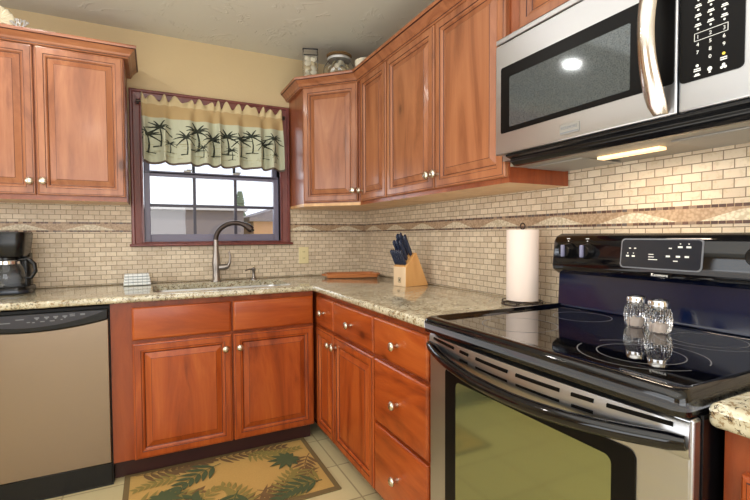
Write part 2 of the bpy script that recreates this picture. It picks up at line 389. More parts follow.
# mitred casing lofted around the opening
rs = []
for ins, dep in ((0, 0.0), (0, -0.022), (0.006, -0.026), (0.014, -0.026), (0.020, -0.018), (0.052, -0.015), (0.058, -0.019), (0.066, -0.019), (0.066, 0.10)):
    rs.append([(cx0+ins, dep, cz0+ins*0.2), (cx1-ins, dep, cz0+ins*0.2), (cx1-ins, dep, cz1-ins), (cx0+ins, dep, cz1-ins)])
b.rings(rs, True, False, False); b.build('window_casing', M['wood_trim'], win)
MB().box(-1.562, -0.572, -0.045, 0.0, 1.128, 1.144).build('window_sill', M['wood_trim'], win, bevel=0.006)
def sash(name, z0, z1, y, cols, rows, mbot, mtop, ms_=0.034):
    x0, x1 = -1.482, -0.652
    b = MB(); rs = []
    b.box(x0, x0+ms_, y-0.018, y+0.018, z0, z1); b.box(x1-ms_, x1, y-0.018, y+0.018, z0, z1)
    b.box(x0+ms_, x1-ms_, y-0.018, y+0.018, z0, z0+mbot); b.box(x0+ms_, x1-ms_, y-0.020, y+0.018, z1-mtop, z1)
    o = b.build(name, M['vinyl'], win, bevel=0.003)
    gx0, gx1, gz0, gz1 = x0+ms_, x1-ms_, z0+mbot, z1-mtop
    g = MB()
    for i in range(1, cols):
        x = gx0+(gx1-gx0)*i/cols; g.box(x-0.009, x+0.009, y-0.008, y+0.008, gz0, gz1)
    for i in range(1, rows):
        z = gz0+(gz1-gz0)*i/rows; g.box(gx0, gx1, y-0.009, y+0.007, z-0.009, z+0.009)
    g.build('muntin_grid', M['muntin'], o)
    MB().box(gx0, gx1, y-0.002, y+0.002, gz0, gz1).build('pane', M['pane'], o)
    return o
lo = sash('lower_sash', 1.151, 1.592, 0.045, 3, 2, 0.050, 0.032)
sash('upper_sash', 1.575, 1.985, 0.085, 3, 2, 0.022, 0.032)
MB().box(-1.482, -0.652, 0.025, 0.027, 1.576, 1.584).build('rail_lip', M['muntin'], lo)
for x in (-1.235, -0.935):
    b = MB(); b.box(x-0.022, x+0.022, 0.008, 0.030, 1.592, 1.602); b.box(x-0.006, x+0.030, 0.002, 0.016, 1.602, 1.608); b.build('sash_lock', M['pewter'], lo, bevel=0.002)

# ------------------------------------------------------------------ cabinets
def ring_rect(x0, x1, z0, z1, ins, y): return [(x0+ins, y, z0+ins), (x1-ins, y, z0+ins), (x1-ins, y, z1-ins), (x0+ins, y, z1-ins)]
def door_mesh(x0, x1, z0, z1, yb, fw_=0.050):
    """raised-panel door: back at y=yb, front towards -y"""
    t = 0.020; prof = [(0, 0, 0), (0, -0.014, 0), (0.003, -0.0175, 0), (0.008, -0.0182, 0), (0.0095, -t, 1), (fw_-0.016, -t, 0), (fw_-0.0138, -0.0172, 1), (fw_-0.007, -0.0165, 0), (fw_-0.001, -0.010, 0), (fw_+0.0018, -0.0085, 1), (fw_+0.004, -0.009, 0), (fw_+0.028, -0.0175, 0), (fw_+0.0295, -0.0186, 1)]
    b = MB(); b.rings([ring_rect(x0, x1, z0, z1, i, yb+d) for i, d, _ in prof], True, True, True, mats=[p[2] for p in prof[1:]]); return b
def slab_mesh(x0, x1, z0, z1, yb):
    prof = [(0, 0), (0, -0.012), (0.003, -0.016), (0.009, -0.019), (0.014, -0.020)]
    b = MB(); b.rings([ring_rect(x0, x1, z0, z1, i, yb+d) for i, d in prof]); return b
def knob(parent, x, y, z, sc=1.15):
    b = MB(); pr_ = [(0.007, 0.0), (0.0065, -0.004), (0.005, -0.012), (0.008, -0.016), (0.0145, -0.020), (0.0155, -0.025), (0.012, -0.030), (0.004, -0.032)]
    b.lathe([(r*sc, h*sc) for r, h in pr_], (0, 0, 0), 20, 'y')
    return b.build('knob', M['nickel'], parent, smooth=50, loc=(x, y, z))
def add_door(root, x0, x1, z0, z1, yb, kx, kz, mat='wood', name='door', fw_=0.050):
    d = door_mesh(x0, x1, z0, z1, yb, fw_).build(name, [M[mat], M['glaze']], root)
    if kx is not None: knob(d, kx, yb-0.020, kz)
    return d
def add_drawer(root, x0, x1, z0, z1, yb, k=True, name='drawer'):
    d = slab_mesh(x0, x1, z0, z1, yb).build(name, M['wood_h'], root, smooth=30)
    if k: knob(d, (x0+x1)/2, yb-0.020, (z0+z1)/2)
    return d
FY = -0.600      # base cabinet frame front (local)
def base_carcass(root, w, hollow=False):
    b = MB()
    if hollow:
        b.box(0, 0.018, -0.012, FY, 0.105, 0.872); b.box(w-0.018, w, -0.012, FY, 0.105, 0.872)
        b.box(0.018, w-0.018, -0.012, FY, 0.105, 0.123); b.box(0.018, w-0.018, -0.58, FY, 0.123, 0.872)
    else: b.box(0, w, -0.012, FY, 0.105, 0.872)
    b.build('carcass', M['wood_frame'], root)
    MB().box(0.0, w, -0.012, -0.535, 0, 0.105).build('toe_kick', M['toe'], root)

# sink base (back wall): world x -1.628 .. -0.60
r = thing('sink_base_cabinet', 'wide reddish wood base cabinet with two doors under the kitchen sink', 'cabinet', (-1.627, 0, 0))
base_carcass(r, 1.003, True)
X = lambda wx: wx+1.627
add_drawer(r, X(-1.537), X(-1.079), 0.687, 0.846, FY, False, 'false_front')
add_drawer(r, X(-1.070), X(-0.628), 0.687, 0.846, FY, False, 'false_front')
add_door(r, X(-1.537), X(-1.079), 0.106, 0.672, FY, X(-1.112), 0.603)
add_door(r, X(-1.070), X(-0.628), 0.106, 0.672, FY, X(-1.040), 0.603)
# base left of dishwasher
r = thing('base_cabinet', 'base cabinet at the far left beyond the dishwasher', 'cabinet', (-2.72, 0, 0)); base_carcass(r, 0.465)
add_drawer(r, 0.006, 0.459, 0.69, 0.846, FY); add_door(r, 0.006, 0.459, 0.106, 0.672, FY, 0.42, 0.6)
# right wall run; local x runs along world -y
RZ = rad(-90)
r = thing('base_cabinet', 'narrow base cabinet with one drawer and slim door in the inside corner', 'cabinet', (0, -0.012, 0), RZ)
b = MB(); b.box(0, 0.885, -0.012, FY, 0.105, 0.872); b.build('carcass', M['wood_frame'], r)
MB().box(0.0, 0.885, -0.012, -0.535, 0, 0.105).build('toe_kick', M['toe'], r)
add_drawer(r, 0.625, 0.880, 0.69, 0.846, FY); add_door(r, 0.625, 0.880, 0.106, 0.672, FY, 0.862, 0.62)
bpy.data.objects[r.name].children[-1]
r = thing('base_cabinet', 'base cabinet with one drawer over a raised panel door, right of the narrow one', 'cabinet', (0, -0.898, 0), RZ)
base_carcass(r, 0.456); add_drawer(r, 0.004, 0.452, 0.69, 0.846, FY); add_door(r, 0.004, 0.452, 0.106, 0.672, FY, 0.040, 0.620)
r = thing('drawer_cabinet', 'base cabinet with a stack of three knotty wood drawers beside the range', 'cabinet', (0, -1.355, 0), RZ)
base_carcass(r, 0.483)
for z0, z1 in ((0.69, 0.846), (0.412, 0.672), (0.106, 0.396)): add_drawer(r, 0.004, 0.405, z0, z1, FY)
r = thing('base_cabinet', 'reddish wood base cabinet under the short counter right of the range', 'cabinet', (0, -2.612, 0), RZ)
base_carcass(r, 0.60); add_door(r, 0.03, 0.57, 0.106, 0.806, FY, 0.54, 0.6)

# ------------------------------------------------------------------ countertop
L = [(-2.75, 0-0.009), (-0.009, -0.009), (-0.009, -1.836), (-0.636, -1.836), (-0.636, -0.636), (-2.75, -0.636)]
def counter(pts, name, cut=None, top=CT):
    b = MB(); b.prism(pts, 'z', 0.873, top); o = b.build(name, M['granite'])
    md = o.modifiers.new('b', 'BEVEL'); md.width = 0.012; md.segments = 4; md.limit_method = 'ANGLE'
    if cut:
        c = cut.build('cut', M['granite'], bevel=0.03, seg=5); c.modifiers['bevel'].limit_method = 'NONE'
        c.modifiers.clear(); mm = o.modifiers.new('bool', 'BOOLEAN'); mm.object = c; mm.solver = 'EXACT'
    dg = bpy.context.evaluated_depsgraph_get(); dg.update(); me = bpy.data.meshes.new_from_object(o.evaluated_get(dg))
    o.modifiers.clear(); o.data = me; me.name = name
    if cut: bpy.data.objects.remove(c)
    me.shade_smooth(); me.set_sharp_from_angle(angle=rad(35)); return o
def rrect(x0, x1, y0, y1, r_, n=6):
    p = []
    for cx_, cy_, a0 in ((x1-r_, y1-r_, 0), (x0+r_, y1-r_, 90), (x0+r_, y0+r_, 180), (x1-r_, y0+r_, 270)):
        for i in range(n+1):
            a = rad(a0+90*i/n); p.append((cx_+r_*math.cos(a), cy_+r_*math.sin(a)))
    return p
SX0, SX1, SY0, SY1 = -1.445, -0.725, -0.545, -0.165
cut = MB().prism(rrect(SX0, SX1, SY0, SY1, 0.05), 'z', 0.85, 0.95)
ct = counter(L, 'granite_countertop', cut); tag(ct, 'speckled beige granite countertop turning the corner with sink cutout', 'countertop')
c2 = counter([(-0.009, -2.603), (-0.009, -3.25), (-0.640, -3.25), (-0.640, -2.603)], 'granite_countertop', None, CT+0.009)
tag(c2, 'short speckled granite countertop right of the range', 'countertop')
# sink basin
r = thing('kitchen_sink', 'stainless undermount sink set into the granite below the window', 'sink', ((SX0+SX1)/2, (SY0+SY1)/2, 0.873))
hx, hy = (SX1-SX0)/2, (SY1-SY0)/2
b = MB(); rs = []
for ex, z in ((0.022, -0.001), (0.001, -0.001), (-0.004, -0.02), (-0.012, -0.17), (-0.04, -0.19)): rs.append([(p[0], p[1], z) for p in rrect(-hx-ex, hx+ex, -hy-ex, hy+ex, 0.055)])
b.rings(rs, True, False, True); b.build('basin', M['steel'], r, smooth=40, fix=False)
MB().lathe([(0.045, -0.1895), (0.04, -0.186), (0.01, -0.188)]).build('drain', M['chrome'], r, smooth=40)
# faucet
r = thing('kitchen_faucet', 'tall nickel gooseneck faucet with dark arched spray neck and side lever', 'faucet', (-1.085, -0.095, CT))
MB().lathe([(0.030, 0), (0.030, 0.008), (0.024, 0.016), (0.023, 0.06), (0.0245, 0.09), (0.026, 0.115), (0.022, 0.15), (0.016, 0.19), (0.0145, 0.26)]).build('body', M['faucet_metal'], r, smooth=40)
pa = []; yl = 0
for i in range(25):
    t = i/24; a = PI*(1-t*0.80); pa.append((0.112+0.112*math.cos(a), -0.06*(1-math.cos(t*PI*0.8))*0.5*1.6, 0.26+0.105*math.sin(a)))
MB().tube(pa, [0.0150]*18+[0.014, 0.016, 0.018, 0.020, 0.0215, 0.0225, 0.0215], 16).build('spout', M['dark_metal'], r, smooth=50)
MB().tube([pa[-1], (pa[-1][0]+0.004, pa[-1][1]-0.001, pa[-1][2]-0.012)], [0.017, 0.015], 16).build('spray_face', M['black'], r, smooth=50)
b = MB(); b.tube([(0.015, -0.01, 0.085), (0.05, -0.015, 0.088), (0.07, -0.017, 0.093)], [0.019, 0.019, 0.016]); b.build('lever_hub', M['faucet_metal'], r, smooth=50)
b = MB(); b.tube([(0.066, -0.017, 0.09), (0.080, -0.019, 0.12), (0.083, -0.02, 0.15), (0.076, -0.02, 0.185)], [0.012, 0.008, 0.0065, 0.006]); b.build('lever', M['faucet_metal'], r, smooth=50)
r = thing('soap_dispenser', 'small nickel soap pump right of the tall faucet', 'soap dispenser', (-0.855, -0.10, CT))
MB().lathe([(0.020, 0), (0.020, 0.006), (0.012, 0.014), (0.009, 0.03), (0.009, 0.055), (0.013, 0.06), (0.013, 0.072), (0.004, 0.078)]).build('base', M['faucet_metal'], r, smooth=40)
MB().tube([(0, 0, 0.066), (-0.03, -0.012, 0.068), (-0.058, -0.024, 0.060)], [0.006, 0.005, 0.004]).build('nozzle', M['faucet_metal'], r, smooth=50)

# ------------------------------------------------------------------ dishwasher
r = thing('dishwasher', 'stainless steel dishwasher with curved black control strip under the counter', 'dishwasher', (-1.931, 0, 0))
w = 0.302
MB().box(-w, w, -0.02, -0.590, 0.0, 0.862).build('body', M['black_matte'], r)
MB().box(-w+0.004, w-0.004, -0.575, -0.598, 0.012, 0.112).build('toe_panel', M['black'], r, bevel=0.003)
def arc_pts(x0, x1, ze, zm, n=24): return [(x0+(x1-x0)*i/n, ze+(zm-ze)*(1-((2*i/n)-1)**2)) for i in range(n+1)]
lw = w-0.005
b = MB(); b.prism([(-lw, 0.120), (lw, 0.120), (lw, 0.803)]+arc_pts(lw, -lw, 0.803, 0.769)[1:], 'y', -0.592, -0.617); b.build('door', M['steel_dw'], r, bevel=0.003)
b = MB(); b.prism(arc_pts(-lw, lw, 0.805, 0.771)+[(lw, 0.851), (-lw, 0.851)], 'y', -0.592, -0.628); b.build('control_panel', M['black'], r, bevel=0.004)
b = MB(); b.prism(arc_pts(-lw+0.012, lw-0.012, 0.844, 0.791)+[(lw-0.03, 0.8475), (-lw+0.03, 0.8475)], 'y', -0.627, -0.6296); o = b.build('console', M['gray_gloss'], r)
b = MB(); random.seed(5)
for i, x in enumerate((0.03, 0.065, 0.098, 0.132)): b.box(x-0.009, x+0.009, -0.6297, -0.6302, 0.836, 0.842); b.lathe([(0.0045, -0.6297), (0.0045, -0.6303)], (x, 0, 0.834), 10, 'y')
b.box(0.190, 0.208, -0.6297, -0.6302, 0.838, 0.846)
for x, z, ww in ((-0.03, 0.836, 0.03), (-0.085, 0.824, 0.045), (0.0, 0.822, 0.012), (0.018, 0.82, 0.010), (0.05, 0.822, 0.016), (0.085, 0.822, 0.018), (0.12, 0.825, 0.008), (0.16, 0.838, 0.02), (0.16, 0.845, 0.02)):
    b.box(x-ww/2, x+ww/2, -0.6297, -0.6302, z-0.002, z+0.002)
for vv in b.bm.verts: vv.co.z -= 0.006
b.build('control_markings', M['grey_mark'], o)

# ------------------------------------------------------------------ uppers
def crown_path(name, pts, z0, parent=None):
    """pts: plan polyline; offset outward = left of travel negative; profile lofted with mitres"""
    prof = [(0.0, 0.0), (0.020, 0.0), (0.024, 0.005), (0.024, 0.009), (0.028, 0.012), (0.032, 0.020), (0.052, 0.042), (0.058, 0.045), (0.060, 0.054), (0.060, 0.060), (0.0, 0.060)]
    n = len(pts); P = [Vector(p) for p in pts]; rs = []
    for i in range(n):
        if i == 0: d = (P[1]-P[0]).normalized(); nn = Vector((d.y, -d.x)); k = 1
        elif i == n-1: d = (P[-1]-P[-2]).normalized(); nn = Vector((d.y, -d.x)); k = 1
        else:
            d0 = (P[i]-P[i-1]).normalized(); d1 = (P[i+1]-P[i]).normalized(); n0 = Vector((d0.y, -d0.x)); n1 = Vector((d1.y, -d1.x))
            nn = (n0+n1).normalized(); k = 1/nn.dot(n0)
        rs.append([(P[i].x+nn.x*o_*k, P[i].y+nn.y*o_*k, z0+h) for o_, h in prof])
    b = MB(); b.rings(rs, True, True, True); o = b.build(name, [M['upper_wood_h'], M['glaze']], parent)
    for j in range(len(prof)*(n-1)):
        if j % len(prof) in (2, 6): o.data.polygons[j].material_index = 1
    return o
UB = -0.310; ZB = 1.372
def upper(root, w, ztop, doors, rail=True, zb=ZB):
    MB().box(0, w, -0.012, UB, zb+0.018, ztop).build('carcass', M['upper_frame'], root)
    MB().box(0, w, UB+0.004, UB, zb, zb+0.018).build('bottom_rail', M['upper_frame'], root)
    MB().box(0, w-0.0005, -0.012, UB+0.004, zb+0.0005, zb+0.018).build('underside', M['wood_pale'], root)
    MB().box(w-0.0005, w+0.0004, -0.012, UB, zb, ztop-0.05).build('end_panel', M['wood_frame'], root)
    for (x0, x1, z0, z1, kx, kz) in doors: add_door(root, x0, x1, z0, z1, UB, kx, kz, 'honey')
# left cabinet: x -2.33 .. -1.556
r = thing('wall_cabinet', 'two-door wood wall cabinet left of the window', 'cabinet', (-2.330, 0, 0))
X = lambda wx: wx+2.330
upper(r, 0.772, 2.182, [(X(-2.322), X(-1.948), 1.396, 2.120, X(-1.968), 1.459), (X(-1.940), X(-1.563), 1.396, 2.120, X(-1.914), 1.461)])
crown_path('crown_molding', [(0.0, UB), (0.772, UB), (0.772, -0.0)], 2.122, r)
# corner diagonal
U = -0.580
r = thing('corner_wall_cabinet', 'angled corner wall cabinet with a single raised panel door', 'cabinet', (0, 0, 0))
pent = [(-0.009, -0.009), (U, -0.009), (U, UB), (UB, U), (-0.009, U)]
MB().prism(pent, 'z', ZB+0.018, 2.165).build('carcass', M['upper_frame'], r)
pin = [(-0.012, -0.012), (U+0.012, -0.012), (U+0.012, UB+0.008), (UB+0.008, U+0.012), (-0.012, U+0.012)]
MB().prism(pent, 'z', ZB, ZB+0.018).build('underside', M['wood_pale'], r)
fl = math.hypot(UB-U, U-UB)
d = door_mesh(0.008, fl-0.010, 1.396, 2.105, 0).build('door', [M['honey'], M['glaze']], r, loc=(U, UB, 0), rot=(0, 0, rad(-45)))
knob(d, fl-0.034, -0.020, 1.458)
# right run
r = thing('wall_cabinet', 'narrow single-door wood wall cabinet next to the angled corner cabinet', 'cabinet', (0, -0.582, 0), RZ)
upper(r, 0.358, 2.163, [(0.040, 0.352, 1.392, 2.105, 0.072, 1.452)])
r = thing('wall_cabinet', 'wide two-door wood wall cabinet left of the microwave', 'cabinet', (0, -0.942, 0), RZ)
upper(r, 0.876, 2.163, [(0.005, 0.436, 1.392, 2.105, 0.415, 1.452), (0.446, 0.870, 1.392, 2.105, 0.468, 1.452)])
r = thing('wall_cabinet', 'short wood wall cabinet above the microwave', 'cabinet', (0, -1.820, 0), RZ)
MB().box(0, 0.762, -0.012, UB, 1.852, 2.163).build('carcass', M['upper_frame'], r)
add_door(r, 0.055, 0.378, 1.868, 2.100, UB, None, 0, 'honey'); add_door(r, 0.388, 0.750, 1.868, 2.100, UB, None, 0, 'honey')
o = crown_path('crown_molding', [(U, -0.009), (U, UB), (UB, U), (UB, -2.582)], 2.104)
tag(o, 'stained wood crown molding running over the corner and right wall cabinets', 'crown molding')

# ------------------------------------------------------------------ microwave (local: x along -y, y towards -x)
MY = -1.822
r = thing('microwave', 'stainless over-the-range microwave with curved handle mounted above the stove', 'microwave', (0, MY, 1.43), RZ)
Z = lambda z: z-1.43
MB().box(0, 0.762, -0.012, -0.345, Z(1.442), Z(1.846)).build('body', M['steel'], r)
b = MB(); b.box(0.0, 0.762, -0.345, -0.378, Z(1.829), Z(1.848)); b.build('top_vent', M['steel'], r, bevel=0.003)
MB().box(0.001, 0.584, -0.346, -0.380, Z(1.458), Z(1.826)).build('door', M['steel'], r, bevel=0.004)
dr = [o for o in r.children if o.name.startswith('door')][0]
def slantbox(b, x0, x1, y0, y1, z0a, z0b, z1a, z1b):
    b.prism([(x0, z0a), (x1, z0b), (x1, z1b), (x0, z1a)], 'y', y0, y1)
b = MB(); b.prism(rrect(0.028, 0.578, Z(1.527), Z(1.745), 0.006, 3), 'y', -0.379, -0.3815); b.build('window_border', M['panel_black'], dr)
b = MB(); b.prism(rrect(0.068, 0.476, Z(1.543), Z(1.706), 0.004, 3), 'y', -0.381, -0.3822); b.build('window_screen', M['mw_screen'], dr)
# bowed handle
b = MB(); rs = []
for i in range(21):
    t = i/20; z = Z(1.462)+t*0.372; s_ = math.sin(PI*t); yy = -0.384-0.052*s_**0.7; hw = 0.019+0.009*abs(2*t-1)**2-0.012*(abs(2*t-1)**8); xo = 0.545+0.006*(1-s_)
    rs.append([(xo-hw, yy+0.004, z), (xo-hw*0.7, yy-0.008, z), (xo, yy-0.012, z), (xo+hw*0.7, yy-0.008, z), (xo+hw, yy+0.004, z), (xo+hw*0.5, yy+0.010, z), (xo-hw*0.5, yy+0.010, z)])
b.rings(rs); b.build('handle', M['handle_steel'], dr, smooth=50)
b = MB(); b.prism(rrect(0.270, 0.334, Z(1.473), Z(1.502), 0.003, 3), 'y', -0.379, -0.3835); bd = b.build('badge', M['mesh_grey'], dr)
b = MB(); b.box(0.272, 0.332, -0.3834, -0.3839, Z(1.4755), Z(1.479)); b.text('KENMORE', 0.0115, (0.302, -0.3836, Z(1.490)), (1,0,0), (0,0,1), 0.0003); b.build('badge_lettering', M['grey_mark'], bd)
# control side
MB().box(0.588, 0.762, -0.346, -0.380, Z(1.458), Z(1.826)).build('control_panel', M['steel'], r, bevel=0.004)
cp = [o for o in r.children if o.name.startswith('control_panel')][0]
b = MB(); b.prism(rrect(0.590, 0.710, Z(1.520), Z(1.822), 0.010, 4), 'y', -0.379, -0.382); kp = b.build('keypad', M['panel_black'], cp)
b = MB(); cx_ = (0.626, 0.650, 0.675); y0, y1 = -0.3819, -0.3824
def bar(x, z, ww, hh=0.0022): b.box(x-ww/2, x+ww/2, y0, y1, Z(z)-hh/2, Z(z)+hh/2)
def dot(x, z, rr=0.0022): b.lathe([(rr, y0), (rr, y1)], (x, 0, Z(z)), 10, 'y')
for k in range(7):
    for c in range(3):
        z = 1.632+0.0205*k
        dot(cx_[c], z-0.004); bar(cx_[c], z+0.003, 0.013); bar(cx_[c], z+0.0065, 0.010)
TX, TZ = (1,0,0), (0,0,1)
for c, row in enumerate((('1','4','7'), ('2','5','8','0'), ('3','6','9'))):
    for k, ch in enumerate(row): b.text(ch, 0.011, (cx_[c], y0, Z(1.611-0.0165*k)), TX, TZ, 0.0004)
for (za, zb_) in ((1.603, 1.604), (1.619, 1.620)): b.box(0.619, 0.682, y0, y1, Z(za), Z(zb_))
for xa in (0.619, 0.681): b.box(xa, xa+0.001, y0, y1, Z(1.603), Z(1.620))
dot(cx_[0], 1.550, 0.003); bar(cx_[0], 1.543, 0.013); bar(cx_[0], 1.539, 0.014); bar(cx_[0], 1.529, 0.012); bar(cx_[0], 1.532, 0.008)
bar(cx_[2], 1.551, 0.012); bar(cx_[2], 1.547, 0.012)
b.lathe([(0.0045, y0), (0.0045, y1)], (cx_[1], 0, Z(1.536)), 12, 'y'); bar(cx_[1], 1.529, 0.004, 0.003)
for a in (90, 210, 330): dot(cx_[2]+0.0035*math.cos(rad(a)), 1.533+0.0035*math.sin(rad(a)), 0.003)
b.build('keypad_markings', M['white_mark'], kp)
b = MB(); b.lathe([(0.003, y0), (0.003, y1)], (cx_[2], 0, Z(1.559)), 12, 'y'); b.build('start_dot', M['yellow_mark'], kp)
# lower lip & underside
b = MB(); b.prism([(-0.320, Z(1.457)), (-0.372, Z(1.457)), (-0.370, Z(1.449)), (-0.350, Z(1.443)), (-0.350, Z(1.434)), (-0.335, Z(1.422)), (-0.315, Z(1.422)), (-0.315, Z(1.457))], 'x', 0.040, 0.758); b.build('bottom_lip', M['black'], r, bevel=0.002)
b = MB(); b.prism([(-0.014, Z(1.441)), (-0.314, Z(1.441)), (-0.314, Z(1.425)), (-0.26, Z(1.426)), (-0.014, Z(1.430))], 'x', 0.004, 0.758); b.build('underside', M['panel_grey'], r)
for x in (0.02, 0.50):
    b = MB(); b.prism([(x, -0.06), (x+0.22, -0.06), (x+0.22, -0.25), (x, -0.25)], 'z', Z(1.4215), Z(1.427)); b.build('grease_filter', M['mesh_grey'], r, bevel=0.002)
b = MB(); b.prism([(0.265, -0.180), (0.450, -0.180), (0.450, -0.212), (0.265, -0.212)], 'z', Z(1.4170), Z(1.4250)); b.build('lamp_lens', M['lamp_warm'], r)
area('hood_lamp', (-0.19, -2.18, 1.412), (0, 0, 0), 0.04, 0.16, 1.2, (1, 0.80, 0.60))

# ------------------------------------------------------------------ range (local x along -y from -1.842)
RY = -1.842; RW = 0.760
r = thing('electric_range', 'black and stainless freestanding range with smooth glass cooktop', 'stove', (0, RY, 0), RZ)
MB().box(0.002, RW-0.002, -0.025, -0.640, 0.02, 0.890).build('body', M['black'], r)
b = MB(); rs = []
for (ex, z, fr_) in ((0.0, 0.890, 0.0), (0.002, 0.900, 0.002), (0.002, 0.918, 0.003), (-0.002, 0.929, -0.002), (-0.008, 0.9335, -0.008), (-0.016, 0.9335, -0.030), (-0.024, 0.9225, -0.040)):
    rs.append([(p[0], p[1], z) for p in rrect(-ex-0.002, RW+ex-0.006, -0.690-fr_, -0.030, 0.024)])
b.rings(rs, True, True, True, mats=None); b.build('cooktop_frame', M['black_gloss'], r, smooth=50)
g = MB(); g.prism(rrect(0.020, RW-0.028, -0.652, -0.085, 0.010), 'z', 0.9220, 0.9240); gt = g.build('cooktop_glass', M['cooktop'], r)
def ring(b, cx, cy, rr, a0, a1, ww=0.0022, n=48):
    for i in range(n):
        A, B = rad(a0+(a1-a0)*i/n), rad(a0+(a1-a0)*(i+1)/n)
        b.poly([(cx+(rr+s*ww/2)*math.cos(t), cy+(rr+s*ww/2)*math.sin(t), 0.92425) for t, s in ((A, -1), (B, -1), (B, 1), (A, 1))])
for cx, cy, rads in ((0.555, -0.485, ((0.085, 0, 360), (0.125, 15, 165), (0.125, 195, 345))), (0.555, -0.215, ((0.080, 0, 360), (0.11, 190, 350))), (0.20, -0.215, ((0.085, 0, 360),)), (0.20, -0.485, ((0.105, 0, 360),))):
    for rr, a0, a1 in rads: b = MB(); ring(b, cx, cy, rr, a0, a1); b.build('burner_ring', M['grey_mark'], gt, fix=False)
# backguard
b = MB(); b.prism([(-0.012, 0.90), (-0.096, 0.926), (-0.090, 0.934), (-0.084, 1.050), (-0.012, 1.055)], 'x', 0.0, RW); b.build('backguard_riser', M['riser_reflection'], r, bevel=0.003)
b = MB(); rs = []
prof = [(-0.012, 1.045), (-0.095, 1.046), (-0.118, 1.060), (-0.122, 1.075), (-0.112, 1.165), (-0.100, 1.182), (-0.080, 1.190), (-0.012, 1.190)]
for x, k in ((-0.004, 0.90), (0.0, 0.97), (0.006, 1.0), (RW-0.006, 1.0), (RW, 0.97), (RW+0.004, 0.90)):
    rs.append([(x, -0.05+(y_+0.05)*k, 1.115+(z-1.115)*k) for y_, z in prof])
b.rings(rs); bg = b.build('backguard', M['black_gloss'], r, smooth=35)
def bgp(z, d=0.0): # y of the front face at height z
    return -0.122+(z-1.075)*(0.010/0.090)-d
PX = (1, 0, 0); PZ = Vector((0, 0.111, 1)).normalized()
def plate(x0, x1, z0, z1, th, off, rr=0.006):
    b = MB(); pts = rrect(x0, x1, z0, z1, rr, 4); b.rings([[(p[0], bgp(p[1], off), p[1]) for p in pts], [(p[0], bgp(p[1], off+th), p[1]) for p in pts]]); return b
dp = plate(0.262, 0.494, 1.083, 1.174, 0.003, -0.001, 0.012).build('display_bezel', M['grey_mark'], bg)
plate(0.266, 0.490, 1.087, 1.170, 0.001, 0.002, 0.010).build('display_panel', M['display'], dp)
b = MB()
def bbar(x, z, ww, hh=0.003): 
    b.box(x-ww/2, x+ww/2, bgp(z, 0.0030), bgp(z, 0.0036), z-hh/2, z+hh/2)
for x in (0.286, 0.304): bbar(x, 1.120, 0.009, 0.005); bbar(x, 1.129, 0.003)
for x in (0.292, 0.308): bbar(x, 1.144, 0.006)
for k, ww in enumerate((0.014, 0.016, 0.026)): bbar(0.350+ww/2, 1.127-0.0075*k, ww, 0.0022)
for x in (0.436, 0.458): bbar(x, 1.150, 0.012, 0.005); bbar(x, 1.159, 0.003)
for x in (0.405, 0.432, 0.455): bbar(x, 1.123, 0.011, 0.005)
bbar(0.410, 1.146, 0.008); bbar(0.426, 1.110, 0.012)
b.build('display_markings', M['white_mark'], dp)
b = MB(); b.text('Kenmore', 0.0125, (0.384, bgp(1.068, 0.0008), 1.067), PX, PZ, 0.0005); b.build('brand_lettering', M['white_mark'], bg)
for i, x in enumerate((0.066, 0.142, 0.618, 0.694)):
    b = MB(); z = 1.130; y0_ = bgp(z, -0.001)
    b.lathe([(0.028, 0), (0.028, -0.006), (0.025, -0.010), (0.0235, -0.022), (0.021, -0.026), (0.005, -0.027)], (0, 0, 0), 28, 'y')
    k = b.build('control_knob', M['black'], bg, smooth=40, loc=(x, y0_, z))
    b = MB(); b.box(-0.0045, 0.0045, -0.024, -0.038, -0.021, 0.021); b.build('grip', M['knob_grip'], k, bevel=0.003)
    b = MB()
    for j in range(10):
        a = rad(-150+j*33); b.lathe([(0.0016, 0.0), (0.0016, -0.0015)], (0.0245*math.sin(a), -0.0055, 0.0245*math.cos(a)), 8, 'y')
    b.lathe([(0.0018, 0), (0.0018, -0.0026)], (0, 0, 0.034), 8, 'y')
    b.box(-0.006, 0.006, -0.0002, -0.0022, 0.041, 0.0435); b.box(-0.009, 0.009, 0.001, -0.0022, 0.0455, 0.0475) if False else None
    b.build('knob_markings', M['white_mark'], k)
# oven door
b = MB(); b.box(0.004, RW-0.004, -0.640, -0.666, 0.235, 0.886); od = b.build('oven_door', M['steel'], r, bevel=0.006, seg=3)
# bulged slotted band along the top of the door
b = MB(); rs = []; n = 24
for i in range(n+1):
    t = i/n; x = 0.008+(RW-0.016)*t; bow = 0.022*math.sin(PI*t)
    rs.append([(x, -0.664, 0.883), (x, -0.669-bow*0.7, 0.876), (x, -0.671-bow, 0.842), (x, -0.669-bow*0.9, 0.824), (x, -0.664, 0.815)])
b.rings(rs); b.build('vent_band', M['steel'], od, smooth=40)
def slot(x0, x1, zc, n=6):
    b = MB(); rs = []
    for i in range(n+1):
        x = x0+(x1-x0)*i/n; t = (x-0.008)/(RW-0.016); bow = 0.022*math.sin(PI*t); z = zc+0.012*(2*t-1)**2
        yy = -0.6713-bow*(0.7+0.3*(0.876-z)/0.034)-0.002*(0.876-z)/0.034 if z > 0.842 else -0.6715-bow*(0.9+0.1*(z-0.824)/0.018)
        dz = 0.0050
        rs.append([(x, yy+0.004, z-dz), (x, yy, z-dz*0.6), (x, yy, z+dz*0.6), (x, yy+0.004, z+dz)])
    b.rings(rs); b.build('vent_slot', M['panel_black'], od)
for x0, x1 in ((0.035, 0.145), (0.175, 0.214), (0.247, 0.365), (0.392, 0.512), (0.540, 0.588), (0.615, 0.728)): slot(x0, x1, 0.859)
for x0, x1 in ((0.178, 0.216), (0.250, 0.368), (0.395, 0.515), (0.543, 0.590)): slot(x0, x1, 0.838)
